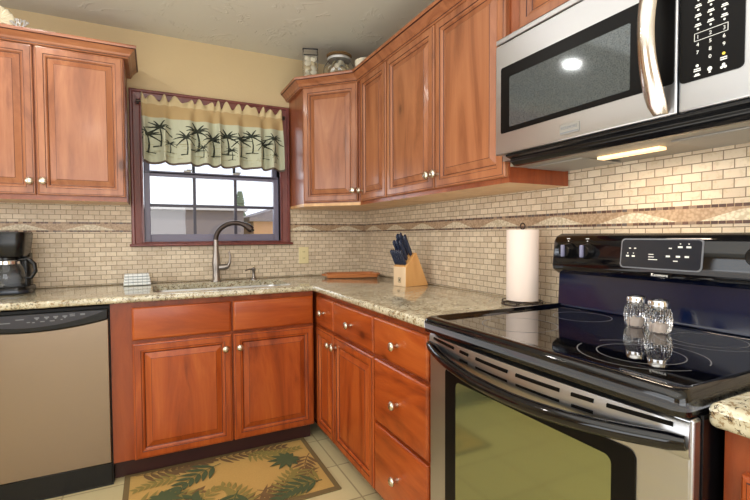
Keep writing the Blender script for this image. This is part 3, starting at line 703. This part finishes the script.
b = MB(); pa = []; rr = []
for i in range(33):
    t = i/32; e_ = min(t, 1-t); pa.append((0.012+(RW-0.024)*t, -0.672-0.050*(1-abs(2*t-1)**2.6), 0.846-0.032*math.sin(PI*t))); rr.append(0.0155 if e_ > 0.02 else 0.012)
b.tube(pa, rr, 14); b.build('handle', M['black_gloss'], od, smooth=60)
b = MB(); b.prism(rrect(0.088, 0.664, 0.30, 0.795, 0.018, 5), 'y', -0.6655, -0.6685); b.build('window_border', M['panel_black'], od)
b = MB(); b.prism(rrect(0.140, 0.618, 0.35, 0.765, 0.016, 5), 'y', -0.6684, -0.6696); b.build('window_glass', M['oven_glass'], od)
MB().box(0.004, RW-0.004, -0.640, -0.664, 0.045, 0.225).build('storage_drawer', M['steel'], r, bevel=0.006, seg=3)

# ------------------------------------------------------------------ counter objects
# knife block
KB = Vector((-0.150, -0.885, CT)); KR = rad(10)
kb = thing('knife_block', 'pale wood knife block standing on the counter near the corner', 'knife block', KB, KR)
side = [(-0.075, 0.0), (0.095, 0.0), (0.005, 0.186), (-0.075, 0.108)]
b = MB(); b.prism(side, 'y', -0.052, 0.052)
b.bm.faces.ensure_lookup_table()
bo = b.build('block', [M['block_wood'], M['block_end']], kb, bevel=0.002)
for p_ in bo.data.polygons:
    if p_.normal.x < -0.9: p_.material_index = 1
b = MB(); lx = -0.0752
for (ya, yb, za, zb_) in ((-0.010, 0.010, 0.046, 0.048), (-0.010, 0.010, 0.022, 0.024), (-0.010, -0.008, 0.022, 0.048), (0.008, 0.010, 0.022, 0.048), (-0.004, 0.004, 0.028, 0.042)): b.box(lx-0.0004, lx+0.0005, ya, yb, za, zb_)
b.build('logo_mark', M['palm_print'], kb)
# knives: handles leave the slanted face going up and to the left
sd = Vector((0.080, 0, 0.078)).normalized(); nd = Vector((-0.090, 0, 0.186)).normalized()
spots = [(0.016, 0.040, 0.085, 0.95), (0.016, 0.024, 0.085, 0.95), (0.016, 0.008, 0.085, 0.95), (0.016, -0.008, 0.085, 0.95), (0.016, -0.024, 0.085, 0.95), (0.016, -0.040, 0.085, 0.95),
         (0.052, 0.032, 0.115, 1.15), (0.052, 0.006, 0.12, 1.2), (0.052, -0.022, 0.118, 1.15), (0.088, 0.028, 0.125, 1.3), (0.088, 0.000, 0.13, 1.3), (0.088, -0.030, 0.12, 1.2)]
wh = ['lower row of steak knives', 'middle row', 'upper row']
pos = {0: ['rearmost', 'second from rear', 'third from rear', 'third from front', 'second from front', 'front-most'], 1: ['rear', 'middle', 'front'], 2: ['rear', 'middle', 'front']}
cnt = [0, 0, 0]
for (s_, y_, ln, sc) in spots:
    row = 0 if s_ < 0.03 else 1 if s_ < 0.06 else 2
    p0 = Vector((-0.075, y_, 0.108))+sd*s_
    lb = f"dark handled kitchen knife in the wood block, {pos[row][cnt[row]]} of its {('lower', 'middle', 'top')[row]} row"; cnt[row] += 1
    k = thing('kitchen_knife', lb, 'knife', KB+Matrix.Rotation(KR, 3, 'Z') @ (p0+nd*0.0012), KR, 'knives in the wood block')
    b = MB(); rs = []
    for t, hw, hh in ((0, 0.0045, 0.007), (0.06, 0.0055, 0.009), (0.3, 0.006, 0.0095), (0.6, 0.0055, 0.0085), (0.85, 0.006, 0.010), (0.97, 0.0055, 0.009), (1.0, 0.003, 0.006)):
        c = nd*(ln*t+0.004)+sd*0; hh *= sc
        rs.append([c+Vector((0, a_*hw, 0))+sd*(b_*hh) for a_, b_ in ((-1, -0.6), (-1, 0.6), (-0.5, 1), (0.5, 1), (1, 0.6), (1, -0.6), (0.5, -1), (-0.5, -1))])
    b.rings(rs); h = b.build('handle', M['blue_handle'], k, smooth=40)
    b = MB(); rs = [[nd*t+Vector((0, a_*0.004, 0))+sd*(b_*0.0075*sc) for a_, b_ in ((-1, -1), (-1, 1), (1, 1), (1, -1))] for t in (0.0, 0.0045)]; b.rings(rs); b.build('bolster', M['nickel'], k)
# paper towels
r = thing('paper_towel_holder', 'wire paper towel holder with ring top standing beside the range', 'paper towel holder', (-0.120, -1.695, CT))
b = MB(); pts = [(0.078*math.cos(2*PI*i/36), 0.078*math.sin(2*PI*i/36), 0.006) for i in range(37)]; b.tube(pts, 0.003, 8)
for k in range(4): a = PI/2*k+0.5; b.tube([(0, 0, 0.012), (0.078*math.cos(a), 0.078*math.sin(a), 0.006)], 0.0025, 8)
pts = [(0.078*math.cos(2*PI*i/36), 0.078*math.sin(2*PI*i/36), 0.018) for i in range(37)]; b.tube(pts, 0.002, 8)
for k in range(8): a = PI/4*k+0.5; b.tube([(0.078*math.cos(a), 0.078*math.sin(a), 0.005), (0.078*math.cos(a), 0.078*math.sin(a), 0.019)], 0.0025, 8)
b.build('base_ring', M['dark_metal'], r, smooth=60)
MB().tube([(0, 0, 0.010), (0, 0, 0.306)], 0.004).build('post', M['dark_metal'], r, smooth=60)
b = MB(); b.tube([(0.0, 0.012*math.cos(2*PI*i/20), 0.316+0.012*math.sin(2*PI*i/20)) for i in range(21)], 0.0025, 8); b.build('top_loop', M['dark_metal'], r, smooth=60)
b = MB(); rs = []
for rr_, z in ((0.018, 0), (0.061, 0), (0.0615, 0.002), (0.0615, 0.278), (0.061, 0.28), (0.018, 0.28), (0.018, 0.0)):
    rs.append([(rr_*math.cos(2*PI*i/40), rr_*math.sin(2*PI*i/40), z) for i in range(40)])
b.rings(rs, True, False, False)
o = b.build('paper_towel_roll', M['paper'], None, smooth=40, loc=(-0.120, -1.695, CT+0.022)); tag(o, 'full white paper towel roll standing on its holder by the range', 'paper towels')
# shakers
def shaker(loc, label):
    r = thing('glass_shaker', label, 'shaker', loc, 0, 'salt and pepper shakers')
    b = MB(); rs = []; seg = 48
    for rr, z in ((0.022, 0.0), (0.0245, 0.003), (0.0285, 0.014), (0.0300, 0.035), (0.0290, 0.052), (0.0255, 0.062), (0.0235, 0.066)):
        rs.append([((1.06*rr-(0.0024 if (i % 4) < 2 else 0)*(0.3 if z > 0.06 else 1))*math.cos(2*PI*i/seg+z*6), (1.06*rr-(0.0024 if (i % 4) < 2 else 0))*math.sin(2*PI*i/seg+z*6), z) for i in range(seg)])
    b.rings(rs); g_ = b.build('glass_body', M['glass'], r)
    MB().lathe([(0.015, 0.0045), (0.0165, 0.014), (0.0165, 0.026), (0.008, 0.030)], (0, 0, 0), 24).build('contents', M['paper'], g_, smooth=40)
    MB().lathe([(0.0245, 0.0665), (0.0250, 0.068), (0.0250, 0.082), (0.0225, 0.087), (0.012, 0.0905), (0.003, 0.091)], (0, 0, 0), 28).build('lid', M['chrome'], r, smooth=40)
    return r
shaker((-0.215, -2.218, 0.9243), 'fluted clear glass shaker with metal lid on the cooktop, the left one'); shaker((-0.240, -2.294, 0.9243), 'fluted clear glass shaker with metal lid on the cooktop, the right one nearer the camera')
# wooden tray
r = thing('wooden_tray', 'low reddish wooden tray lying in the counter corner', 'tray', (-0.225, -0.240, CT), rad(-14))
MB().box(-0.165, 0.165, -0.085, 0.085, 0.0, 0.010).build('base', M['bamboo'], r, bevel=0.003)
b = MB(); b.rings([[(p[0], p[1], z) for p in rrect(-hx_, hx_, -hy_, hy_, 0.02)] for hx_, hy_, z in ((0.172, 0.092, 0.002), (0.176, 0.096, 0.022), (0.172, 0.092, 0.026), (0.164, 0.084, 0.022), (0.160, 0.080, 0.010))], True, False, False); b.build('rim', M['bamboo'], r, smooth=40)
for sg in (-1, 1): MB().tube([(sg*0.172, -0.03, 0.016), (sg*0.196, -0.02, 0.018), (sg*0.196, 0.02, 0.018), (sg*0.172, 0.03, 0.016)], 0.006, 10).build('handle', M['bamboo'], r, smooth=60)
# folded towel
b = MB()
for k in range(4):
    z = 0.0005+k*0.0165; n = 10; pr2 = []
    for i in range(n+1): a = -PI/2+PI*i/n; pr2.append((0.040+0.008*math.cos(a), z+0.008+0.0079*math.sin(a)))
    for i in range(n+1): a = PI/2+PI*i/n; pr2.append((-0.040+0.008*math.cos(a), z+0.008+0.0079*math.sin(a)))
    b.prism(pr2, 'x', -0.070+0.002*k, 0.070-0.003*k)
o = b.build('folded_towel', M['towel'], None, loc=(-1.525, -0.100, CT+0.001), rot=(0, 0, rad(3)), bevel=0.003); tag(o, 'small folded white checked dish towel on the counter left of the sink', 'towel')
# outlet
r = thing('wall_outlet', 'ivory electrical outlet on the tiled wall right of the window', 'outlet', (-0.487, -0.008, 1.05))
MB().box(-0.036, 0.036, 0.0, -0.006, -0.058, 0.058).build('cover_plate', M['ivory'], r, bevel=0.003)
for z in (-0.022, 0.022):
    b = MB(); b.prism(rrect(-0.016, 0.016, z-0.014, z+0.014, 0.007), 'y', -0.0055, -0.0075); s_ = b.build('socket', M['ivory'], r)
    b = MB(); b.box(-0.007, -0.005, -0.0076, -0.0079, z-0.002, z+0.007); b.box(0.005, 0.007, -0.0076, -0.0079, z-0.002, z+0.007); b.build('slots', M['black'], s_)
# coffee maker
r = thing('coffee_maker', 'black drip coffee maker with glass carafe at the left end of the counter', 'coffee maker', (-2.093, -0.175, CT), 0)
for _ in (1,): pass
b = MB(); b.rings([[(p[0], p[1], z) for p in rrect(-0.095-e_, 0.095+e_, -0.125-e_, 0.10+e_, 0.05)] for e_, z in ((-0.004, 0.0), (0.0, 0.004), (0.0, 0.026), (-0.006, 0.034))]); b.build('base', M['black'], r, smooth=35)
b = MB(); b.rings([[(p[0], p[1], z) for p in rrect(-0.094-e_, 0.094+e_, -0.124-e_, 0.0, 0.05)] for e_, z in ((0.004, 0.003), (0.006, 0.010), (0.004, 0.020))]); b.build('base_trim', M['display'], r, smooth=35)
b = MB(); b.prism(rrect(-0.078, 0.078, 0.02, 0.10, 0.02), 'z', 0.03, 0.20); b.build('water_tank', M['black'], r, bevel=0.004)
b = MB(); b.rings([[(p[0], p[1], z) for p in rrect(-0.080-e_, 0.080+e_, -0.115-e_, 0.10+e_, 0.04)] for e_, z in ((-0.008, 0.186), (-0.004, 0.20), (0.0, 0.24), (0.006, 0.298), (0.003, 0.308))]); b.build('brew_head', M['black'], r, smooth=35)
b = MB(); b.lathe([(0.060, 0), (0.066, 0.006), (0.072, 0.045), (0.066, 0.085), (0.050, 0.118), (0.048, 0.130)], (0, -0.045, 0.036), 32); c = b.build('carafe', M['glass'], r, smooth=40)
MB().lathe([(0.050, 0.130), (0.053, 0.133), (0.052, 0.145), (0.02, 0.149)], (0, -0.045, 0.036), 32).build('carafe_lid', M['black'], c, smooth=40)
MB().lathe([(0.0515, 0.112), (0.0525, 0.112), (0.0505, 0.128), (0.049, 0.128)], (0, -0.045, 0.036), 32, caps=False).build('carafe_band', M['chrome'], c, smooth=40)
MB().tube([(0.050, -0.060, 0.170), (0.092, -0.070, 0.174), (0.116, -0.076, 0.145), (0.120, -0.076, 0.110), (0.102, -0.072, 0.078), (0.072, -0.066, 0.078)], [0.009, 0.010, 0.010, 0.009, 0.008, 0.006], 12).build('carafe_handle', M['black'], c, smooth=60)

# ------------------------------------------------------------------ valance and rod
VX0, VX1, VZ0, VZ1 = -1.487, -0.648, 1.618, 2.008
def vmap(u, v, off=0.0):
    x = VX0+(VX1-VX0)*u; z = VZ1-(VZ1-VZ0)*v
    ph = u*2*PI*8.0+1.1*math.sin(u*13)+0.7*math.sin(u*37)
    rodv = 0.115
    if v < rodv: amp = 0.026*(rodv-v)/rodv+0.004; hf = 1.7; z += (0.016*math.sin(ph*1.7+1)+0.009*math.sin(u*90))*(rodv-v)/rodv
    else: amp = 0.004+0.052*min(1, (v-rodv)/0.45); hf = 1
    y = -0.072-amp*(0.5+0.5*math.sin(ph*hf))-0.006*v
    if v > 0.9: z += 0.004*math.sin(ph)
    return (x+0.006*math.cos(ph)*v, y-off, z)
b = MB(); NU, NV = 220, 30; G = [[b.bm.verts.new(vmap(i/NU, j/NV)) for i in range(NU+1)] for j in range(NV+1)]
for j in range(NV):
    v = (j+0.5)/NV; b.mi = 3 if v < 0.115 else 1 if v < 0.30 else (2 if v > 0.965 else 0)
    for i in range(NU): b.face([G[j][i], G[j+1][i], G[j+1][i+1], G[j][i+1]])
va = thing('window_valance', 'cream ruffled valance printed with dark palm trees over the window', 'valance', ((VX0+VX1)/2, -0.07, VZ0))
inv = Vector((-(VX0+VX1)/2, 0.07, -VZ0))
for vv in b.bm.verts: vv.co += inv
def strip2d(pts, w0, w1):
    out = []; n = len(pts)
    for i in range(n-1):
        (x0, y0), (x1, y1) = pts[i], pts[i+1]; dx, dy = x1-x0, y1-y0; l_ = math.hypot(dx, dy) or 1; nx, ny = -dy/l_, dx/l_
        a = w0+(w1-w0)*i/(n-1); c = w0+(w1-w0)*(i+1)/(n-1)
        out.append([(x0+nx*a, y0+ny*a), (x0-nx*a, y0-ny*a), (x1-nx*c, y1-ny*c), (x1+nx*c, y1+ny*c)])
    return out
def palm2d(cx, cy, s_, rnd):
    s_ *= 0.88; out = strip2d([(cx+0.10*s_*math.sin(k*0.6)*0.3, cy+s_*k/6*0.62) for k in range(7)], 0.026*s_, 0.014*s_)
    tx, ty = cx+0.10*s_*math.sin(3.6)*0.3, cy+s_*0.62
    for a in (170, 140, 115, 60, 35, 10, -25, 205):
        a = rad(a+rnd.uniform(-8, 8)); ln = s_*rnd.uniform(0.34, 0.42); pts = []
        for k in range(6):
            t = k/5; pts.append((tx+math.cos(a)*ln*t, ty+math.sin(a)*ln*t-0.30*ln*t*t))
        out += strip2d(pts, 0.034*s_, 0.010*s_)
    out += strip2d([(cx-0.2*s_, cy), (cx-0.05*s_, cy+0.02*s_), (cx+0.2*s_, cy)], 0.02*s_, 0.01*s_)
    return out
rnd = random.Random(3); Hh = VZ1-VZ0; Ww = VX1-VX0; b.mi = 4
def vput(polys):
    for p in polys:
        q_ = []
        for (x, z) in p: 
            X_ = Vector(vmap(min(max(x/Ww, 0), 1), min(max(1-z/Hh, 0), 1), 0.0022))+inv; q_.append(b.bm.verts.new(X_))
        b.face(q_)
for (u, z, s_) in ((0.045, 0.06, 0.20), (0.115, 0.10, 0.21), (0.185, 0.07, 0.10), (0.285, 0.06, 0.19), (0.365, 0.09, 0.22), (0.395, 0.05, 0.11), (0.475, 0.06, 0.20), (0.575, 0.08, 0.21), (0.60, 0.05, 0.11), (0.675, 0.07, 0.20), (0.750, 0.10, 0.20), (0.845, 0.07, 0.17), (0.925, 0.10, 0.19), (0.935, 0.05, 0.09)):
    vput(palm2d(u*Ww, z, s_, rnd))
b.mi = 5
for k in range(70):
    x = rnd.uniform(0.02, 0.94)*Ww; z = rnd.uniform(0.035, 0.16); l_ = rnd.uniform(0.015, 0.045)
    vput([[(x, z), (x, z-0.0016), (x+l_, z-0.0016), (x+l_, z)]] if l_ < 0.02 else [[(x+l_*i/3, z), (x+l_*i/3, z-0.0016), (x+l_*(i+1)/3, z-0.0016), (x+l_*(i+1)/3, z)] for i in range(3)])
o = b.build('fabric', [M['valance'], M['valance_tan'], M['valance_hem'], M['valance_head'], M['palm_print'], M['sand_print']], va, smooth=180, fix=False)
so_ = o.modifiers.new('solid', 'SOLIDIFY'); so_.thickness = 0.0012

r = thing('curtain_rod', 'thin dark curtain rod carrying the valance with brackets on the casing', 'curtain rod', ((VX0+VX1)/2, -0.055, 1.985))
MB().tube([(-0.445, 0, 0), (0.445, 0, 0)], 0.006, 12).build('rod', M['dark_metal'], r, smooth=60)
for sg in (-1, 1):
    MB().box(sg*0.438-0.008, sg*0.438+0.008, 0.006, 0.030, -0.012, 0.012).build('bracket', M['dark_metal'], r, bevel=0.002)

# ------------------------------------------------------------------ rug
RX0, RX1, RY0, RY1 = -1.585, -0.672, -1.125, -0.545
rg = thing('kitchen_rug', 'golden tropical leaf rug with brown edge on the floor before the sink', 'rug', ((RX0+RX1)/2, (RY0+RY1)/2, 0))
hx, hy = (RX1-RX0)/2, (RY1-RY0)/2
b = MB(); b.rings([[(-hx, -hy, 0.0005), (hx, -hy, 0.0005), (hx, hy, 0.0005), (-hx, hy, 0.0005)], [(-hx, -hy, 0.008), (hx, -hy, 0.008), (hx, hy, 0.008), (-hx, hy, 0.008)], [(-hx+0.025, -hy+0.025, 0.0085), (hx-0.025, -hy+0.025, 0.0085), (hx-0.025, hy-0.025, 0.0085), (-hx+0.025, hy-0.025, 0.0085)]], True, False, False); b.build('binding', M['rug_edge'], rg)
def clip(p): return (min(max(p[0], -hx+0.022), hx-0.022), min(max(p[1], -hy+0.022), hy-0.022))
def leaf_put(b, polys, z):
    for n_, p in enumerate(polys):
        q_ = [clip(c) for c in p]; ar = sum(q_[i][0]*q_[(i+1)%len(q_)][1]-q_[(i+1)%len(q_)][0]*q_[i][1] for i in range(len(q_)))
        if abs(ar) > 1e-7: b.poly([(c[0], c[1], z+n_*6e-6) for c in (q_ if ar > 0 else q_[::-1])])
def lens2d(x, y, a, ln, wd, n=5):
    pts = [(0, 0)]; top = []; bot = []
    for k in range(1, n): t = k/n; w_ = wd*1.05*math.sin(PI*t**0.8); top.append((ln*t, w_)); bot.append((ln*t, -w_))
    pts += bot+[(ln, 0)]+top[::-1]; ca, sa = math.cos(a), math.sin(a); return [(x+p[0]*ca-p[1]*sa, y+p[0]*sa+p[1]*ca) for p in pts]
def frond2d(x, y, a, ln, ll, n=9, wd=0.010, curve=0.5):
    out = []; pts = []
    for k in range(n+1): t = k/n; pts.append((x+ln*t*math.cos(a+curve*t), y+ln*t*math.sin(a+curve*t)))
    out += strip2d(pts, 0.003, 0.0015)
    for k in range(1, n+1):
        t = k/n; aa = a+curve*t*1.6; L_ = 1.2*ll*(1-0.55*t)
        for sg in (-1, 1): out.append(lens2d(pts[k][0], pts[k][1], aa+sg*(0.95-0.35*t), L_, wd))
    return out
def mon2d(x, y, a, s_):
    out = []
    for k in range(11): aa = a+rad(-150+30*k); out.append(lens2d(x, y, aa, s_*(0.75+0.25*math.cos(rad(-150+30*k))), s_*0.13))
    return out
sets = {'leaf_dark': [], 'leaf_brown': [], 'leaf_olive': []}
sets['leaf_brown'] += frond2d(-hx+0.05, hy-0.03, rad(-8), 0.34, 0.10, 11, 0.011, 0.15)+frond2d(-0.05, hy-0.04, rad(2), 0.36, 0.09, 11, 0.010, -0.1)+frond2d(hx-0.40, -hy+0.05, rad(8), 0.34, 0.13, 10, 0.010, 0.35)+frond2d(0.10, -hy+0.16, rad(-30), 0.25, 0.10, 8, 0.009, -0.5)
sets['leaf_olive'] += frond2d(-0.20, hy-0.13, rad(180), 0.20, 0.07, 7, 0.009, 0.2)+frond2d(0.16, hy-0.12, rad(-5), 0.22, 0.07, 8, 0.008, 0.1)+frond2d(-hx+0.04, -0.02, rad(20), 0.25, 0.09, 8, 0.010, -0.4)+frond2d(0.0, -hy+0.06, rad(60), 0.20, 0.09, 8, 0.010, 0.7)+frond2d(-hx+0.10, -hy+0.10, rad(10), 0.30, 0.10, 8, 0.010, 0.3)
sets['leaf_brown'] += frond2d(-hx+0.03, -hy+0.30, rad(-35), 0.28, 0.10, 9, 0.010, 0.5)+frond2d(-0.16, -hy+0.05, rad(25), 0.26, 0.10, 9, 0.009, -0.3)+frond2d(hx-0.03, hy-0.20, rad(230), 0.26, 0.09, 8, 0.009, 0.4)+frond2d(-0.30, hy-0.03, rad(-20), 0.24, 0.08, 9, 0.009, 0.3)
sets['leaf_olive'] += frond2d(hx-0.05, -0.06, rad(215), 0.26, 0.10, 9, 0.009, 0.3)+frond2d(0.22, -hy+0.03, rad(100), 0.22, 0.09, 8, 0.009, -0.5)+frond2d(hx-0.34, hy-0.05, rad(-50), 0.20, 0.08, 8, 0.008, 0.4)
sets['leaf_dark'] += frond2d(hx-0.06, -hy+0.10, rad(170), 0.22, 0.10, 7, 0.011, 0.4)
sets['leaf_dark'] += mon2d(hx-0.15, 0.08, rad(200), 0.115)+mon2d(-hx+0.16, 0.0, rad(-60), 0.11)+frond2d(-0.02, hy-0.10, rad(200), 0.24, 0.11, 6, 0.013, 0.25)+frond2d(-0.08, -hy+0.02, rad(150), 0.22, 0.12, 7, 0.013, -0.6)+frond2d(0.02, -0.10, rad(-120), 0.18, 0.10, 6, 0.012, 0.3)
b = MB(); b.box(-hx+0.024, hx-0.024, -hy+0.024, hy-0.024, 0.0005, 0.0078)
for i, (k, ps) in enumerate(sets.items()): b.mi = i+1; leaf_put(b, ps, 0.0082+0.0020*{'leaf_brown': 0, 'leaf_olive': 1, 'leaf_dark': 2}[k])
b.build('field', [M['rug']]+[M[k] for k in sets], rg, fix=False)

# ------------------------------------------------------------------ ornaments above the cabinets
TOPZ = 2.1655
TOPL = 2.1830
r = thing('shell_ornament', 'white fluted fan shell ornament on top of the left wall cabinet', 'ornament', (-2.088, -0.255, TOPL))
b = MB(); n = 36; rs = []
ring_o = []
for layer in (0, 1):
    for k in range(2): pass
for t in (0.08, 0.35, 0.65, 0.9, 1.0):
    row = []
    for i in range(n+1):
        a = rad(200-220*i/n); rr = 0.068*t*(1+0.02*math.cos(i*PI/1.5)); row.append((rr*math.cos(a), -0.010*math.cos(i*PI/2)*t-0.020*math.sin(t*PI*0.8), 0.050+rr*math.sin(a)))
    rs.append(row)
for k in range(len(rs)-1):
    for i in range(n): b.poly([rs[k][i], rs[k][i+1], rs[k+1][i+1], rs[k+1][i]])
bmesh.ops.remove_doubles(b.bm, verts=b.bm.verts, dist=0.0002)
o = b.build('fan', M['shell'], r, smooth=60, fix=False); sm = o.modifiers.new('s', 'SOLIDIFY'); sm.thickness = 0.006; sm.offset = 0
MB().lathe([(0.035, 0), (0.038, 0.006), (0.022, 0.016), (0.018, 0.034), (0.010, 0.05)], (0, 0, 0), 24).build('foot', M['shell'], r, smooth=40)
r = thing('coral_ornament', 'small white branching coral ornament beside the fan shell', 'ornament', (-2.000, -0.290, TOPL))
MB().lathe([(0.022, 0), (0.024, 0.008), (0.012, 0.016)], (0, 0, 0), 20).build('foot', M['shell'], r, smooth=40)
b = MB(); rnd = random.Random(8)
def branch(p, d, l_, w_, dep):
    q_ = p+d*l_; b.tube([p, (p+q_)/2+Vector((rnd.uniform(-.1, .1), rnd.uniform(-.1, .1), 0))*l_, q_], [w_, w_*0.9, w_*0.75], 7); b.sphere(q_, w_*0.9, u=8, v=6)
    if dep:
        for _ in range(3): branch(q_, (d+Vector((rnd.uniform(-.9, .9), rnd.uniform(-.5, .5), rnd.uniform(-.1, .5)))).normalized(), l_*0.72, w_*0.75, dep-1)
for s_ in (-0.6, 0.1, 0.7): branch(Vector((0, 0, 0.012)), Vector((s_, 0, 1)).normalized(), 0.024, 0.0048, 2)
b.build('branches', M['pewter'], r, smooth=60)
# glass jar of shells
def scallop(r_, seed, mat='shell'):
    rn = random.Random(seed); b = MB(); n = 24; rs = []
    for t in (0.05, 0.4, 0.75, 1.0):
        rs.append([(r_*t*math.cos(2*PI*i/n)*(1+0.05*math.cos(i*PI)), r_*t*math.sin(2*PI*i/n)*0.9, 0.42*r_*(1-t*t)*(1+0.06*math.cos(i*PI))) for i in range(n)])
    for row in rs[::-1]: pass
    rs2 = [[(p[0], p[1], -p[2]*0.6) for p in row] for row in rs[:-1]]
    b.rings(rs+rs2[::-1], True, True, True); me_o = b.build('seashell', M[mat], None, smooth=50); return me_o
protos = [scallop(0.021, 1), scallop(0.0205, 2, 'shell2'), scallop(0.020, 3)]
usedp = [False]*3
def put_shell(i, loc, rot, label, group):
    p = protos[i % 3]
    if usedp[i % 3]: o = p.copy(); COL.objects.link(o)
    else: o = p; usedp[i % 3] = True
    o.location = loc; o.rotation_euler = rot; tag(o, label, 'seashell', group); return o
JX, JY = -0.530, -0.322
r = thing('glass_jar', 'square clear glass jar filled with shells on the corner cabinet', 'jar', (JX, JY, TOPZ), rad(-20))
b = MB(); h = 0.175
b.rings([[(p[0]*e_, p[1]*e_, z) for p in rrect(-0.047, 0.047, -0.047, 0.047, 0.006, 3)] for e_, z in ((1, 0), (1, h), (0.95, h), (0.95, 0.006))], True, True, True); b.build('glass_box', M['glass'], r)
b = MB(); b.rings([[(p[0]*e_, p[1]*e_, z) for p in rrect(-0.047, 0.047, -0.047, 0.047, 0.006, 3)] for e_, z in ((1.02, h-0.002), (1.02, h+0.004), (0.90, h+0.004), (0.90, h-0.002))], True, False, False); b.build('rim', M['display'], r)
rn = random.Random(4); k = 0
lv = ('bottom', 'lower', 'middle', 'upper', 'top')
for lay in range(5):
    for (dx, dy) in ((-0.018, 0.002), (0.018, -0.004)):
        put_shell(k, (JX+dx, JY+dy, TOPZ+0.024+lay*0.027), (rn.uniform(1.1, 1.5), rn.uniform(-.3, .3), rn.uniform(-.6, .4)), f"pale seashell in the square glass jar, {lv[lay]} layer {'left' if dx < 0 else 'right'}", 'seashells in the square jar'); k += 1
BX, BY = -0.360, -0.382
r = thing('glass_bowl', 'round lidded glass bowl filled with pale shells on the corner cabinet', 'bowl', (BX, BY, TOPZ))
b = MB(); b.lathe([(0.060, 0), (0.086, 0.012), (0.102, 0.05), (0.097, 0.085), (0.075, 0.118), (0.072, 0.124), (0.069, 0.124), (0.072, 0.116), (0.093, 0.084), (0.098, 0.05), (0.082, 0.016), (0.056, 0.005)], (0, 0, 0), 36); b.build('glass_body', M['glass'], r, smooth=50)
b = MB(); b.lathe([(0.074, 0.125), (0.076, 0.128), (0.076, 0.138), (0.062, 0.148)], (0, 0, 0), 36); l_ = b.build('lid', M['pewter'], r, smooth=40)
b = MB(); b.lathe([(0.068, 0.1485), (0.080, 0.154), (0.080, 0.158), (0.050, 0.164), (0.0, 0.160)][:4], (0, 0, 0), 36); b.build('lid_cap', M['leaf_brown'], l_, smooth=40)
k = 0
for lay, (nr, rr_) in enumerate(((5, 0.044), (6, 0.064), (6, 0.062), (4, 0.034))):
    for j in range(nr):
        a = 2*PI*j/nr+lay*0.5
        sd_ = ('front' if math.sin(a-PI/4) < -0.5 else 'rear' if math.sin(a-PI/4) > 0.5 else 'middle') ; 
        ang = ['east', 'north-east', 'north', 'west'][0]
        put_shell(k+1, (BX+rr_*math.cos(a), BY+rr_*math.sin(a), TOPZ+0.026+lay*0.027), (rn.uniform(0.6, 1.3), rn.uniform(-.5, .5), a+PI/2), f"pale seashell in the round glass bowl, {('bottom', 'second', 'third', 'top')[lay]} layer, {('first', 'second', 'third', 'fourth', 'fifth', 'last')[j]} around from the right", 'seashells in the round bowl'); k += 1
# conch
b = MB(); b.lathe([(0.004, 0), (0.012, 0.004), (0.010, 0.020), (0.016, 0.045), (0.026, 0.064), (0.030, 0.075), (0.024, 0.072), (0.012, 0.05)], (0, 0, 0), 24)
for vv in b.bm.verts: vv.co.x += 0.5*vv.co.z*(0.3+vv.co.z*4); vv.co.z += 0.25*vv.co.x
zm_ = min(v.co.z for v in b.bm.verts)
for vv in b.bm.verts: vv.co.z -= zm_; vv.co *= 1.45
o = b.build('conch_shell', M['shell'], None, smooth=50, loc=(-0.285, -0.488, TOPZ)); tag(o, 'small white flared shell standing right of the round glass bowl', 'seashell')

# ------------------------------------------------------------------ ceiling downlights
def downlight(x, y, label, p=9):
    r = thing('recessed_ceiling_light', label, 'ceiling light', (x, y, ZC), 0, 'recessed ceiling lights')
    b = MB(); b.rings([[(rr_*math.cos(2*PI*i/32), rr_*math.sin(2*PI*i/32), z) for i in range(32)] for rr_, z in ((0.095, 0), (0.093, -0.006), (0.075, -0.008), (0.070, -0.001))], True, False, False); b.build('trim_ring', M['paper'], r, smooth=40)
    MB().lathe([(0.069, -0.001), (0.069, -0.004), (0.02, -0.006)], (0, 0, 0), 32).build('lamp_disc', M['lamp_white'], r, smooth=40)
    area('downlight_beam', (x, y, ZC-0.012), (0, 0, 0), 0.07, 0.07, p, (1, 0.96, 0.90), 'DISK')
downlight(-2.02, -0.80, 'round recessed ceiling light above the dishwasher', 5); downlight(-2.02, -3.6, 'added round ceiling light, unseen behind the camera')  # the rear light is an added one, no known fixture

# ------------------------------------------------------------------ outdoors
g = MB(); g.box(-25, 25, 0.14, 60, -0.5, -0.4); struct(g.build('ground', M['ground']))
r = thing('neighbor_building', 'long low grey building with flat roofline seen through the window', 'building', (-2.0, 12, -0.4))
MB().box(-7, 3.3, 0, 5, 0, 2.42).build('wall', M['siding'], r); b = MB(); b.box(-7.2, 3.4, -0.2, 5.2, 2.42, 2.54); b.build('roof', M['roof'], r)
r = thing('neighbor_house', 'orange-walled gabled house at the right of the window view', 'house', (3.3, 12.6, -0.4))
b = MB(); b.box(-1.55, 3, 0, 4, 0, 2.15); b.build('wall', M['orange_wall'], r)
b = MB(); b.prism([(-1.75, 2.1), (3.4, 2.1), (3.2, 2.35), (0.9, 3.1), (-1.75, 2.25)], 'y', -0.3, 4.3); b.build('roof', M['siding'], r)
r = thing('distant_tree', 'small conifer rising behind the neighboring roofs', 'tree', (2.15, 17.5, -0.4))
MB().tube([(0, 0, 0), (0, 0, 1.2)], 0.1, 8).build('trunk', M['leaf_brown'], r)
b = MB(); rn = random.Random(2)
for k in range(7): b.lathe([((0.75-0.09*k)*(1+0.0*k), 0.9+0.36*k), (0.1, 1.45+0.36*k)], (0, 0, 0), 14)
for vv in b.bm.verts: vv.co.x *= rn.uniform(0.8, 1.15); vv.co.y *= rn.uniform(0.8, 1.15)
b.build('crown', M['foliage'], r)
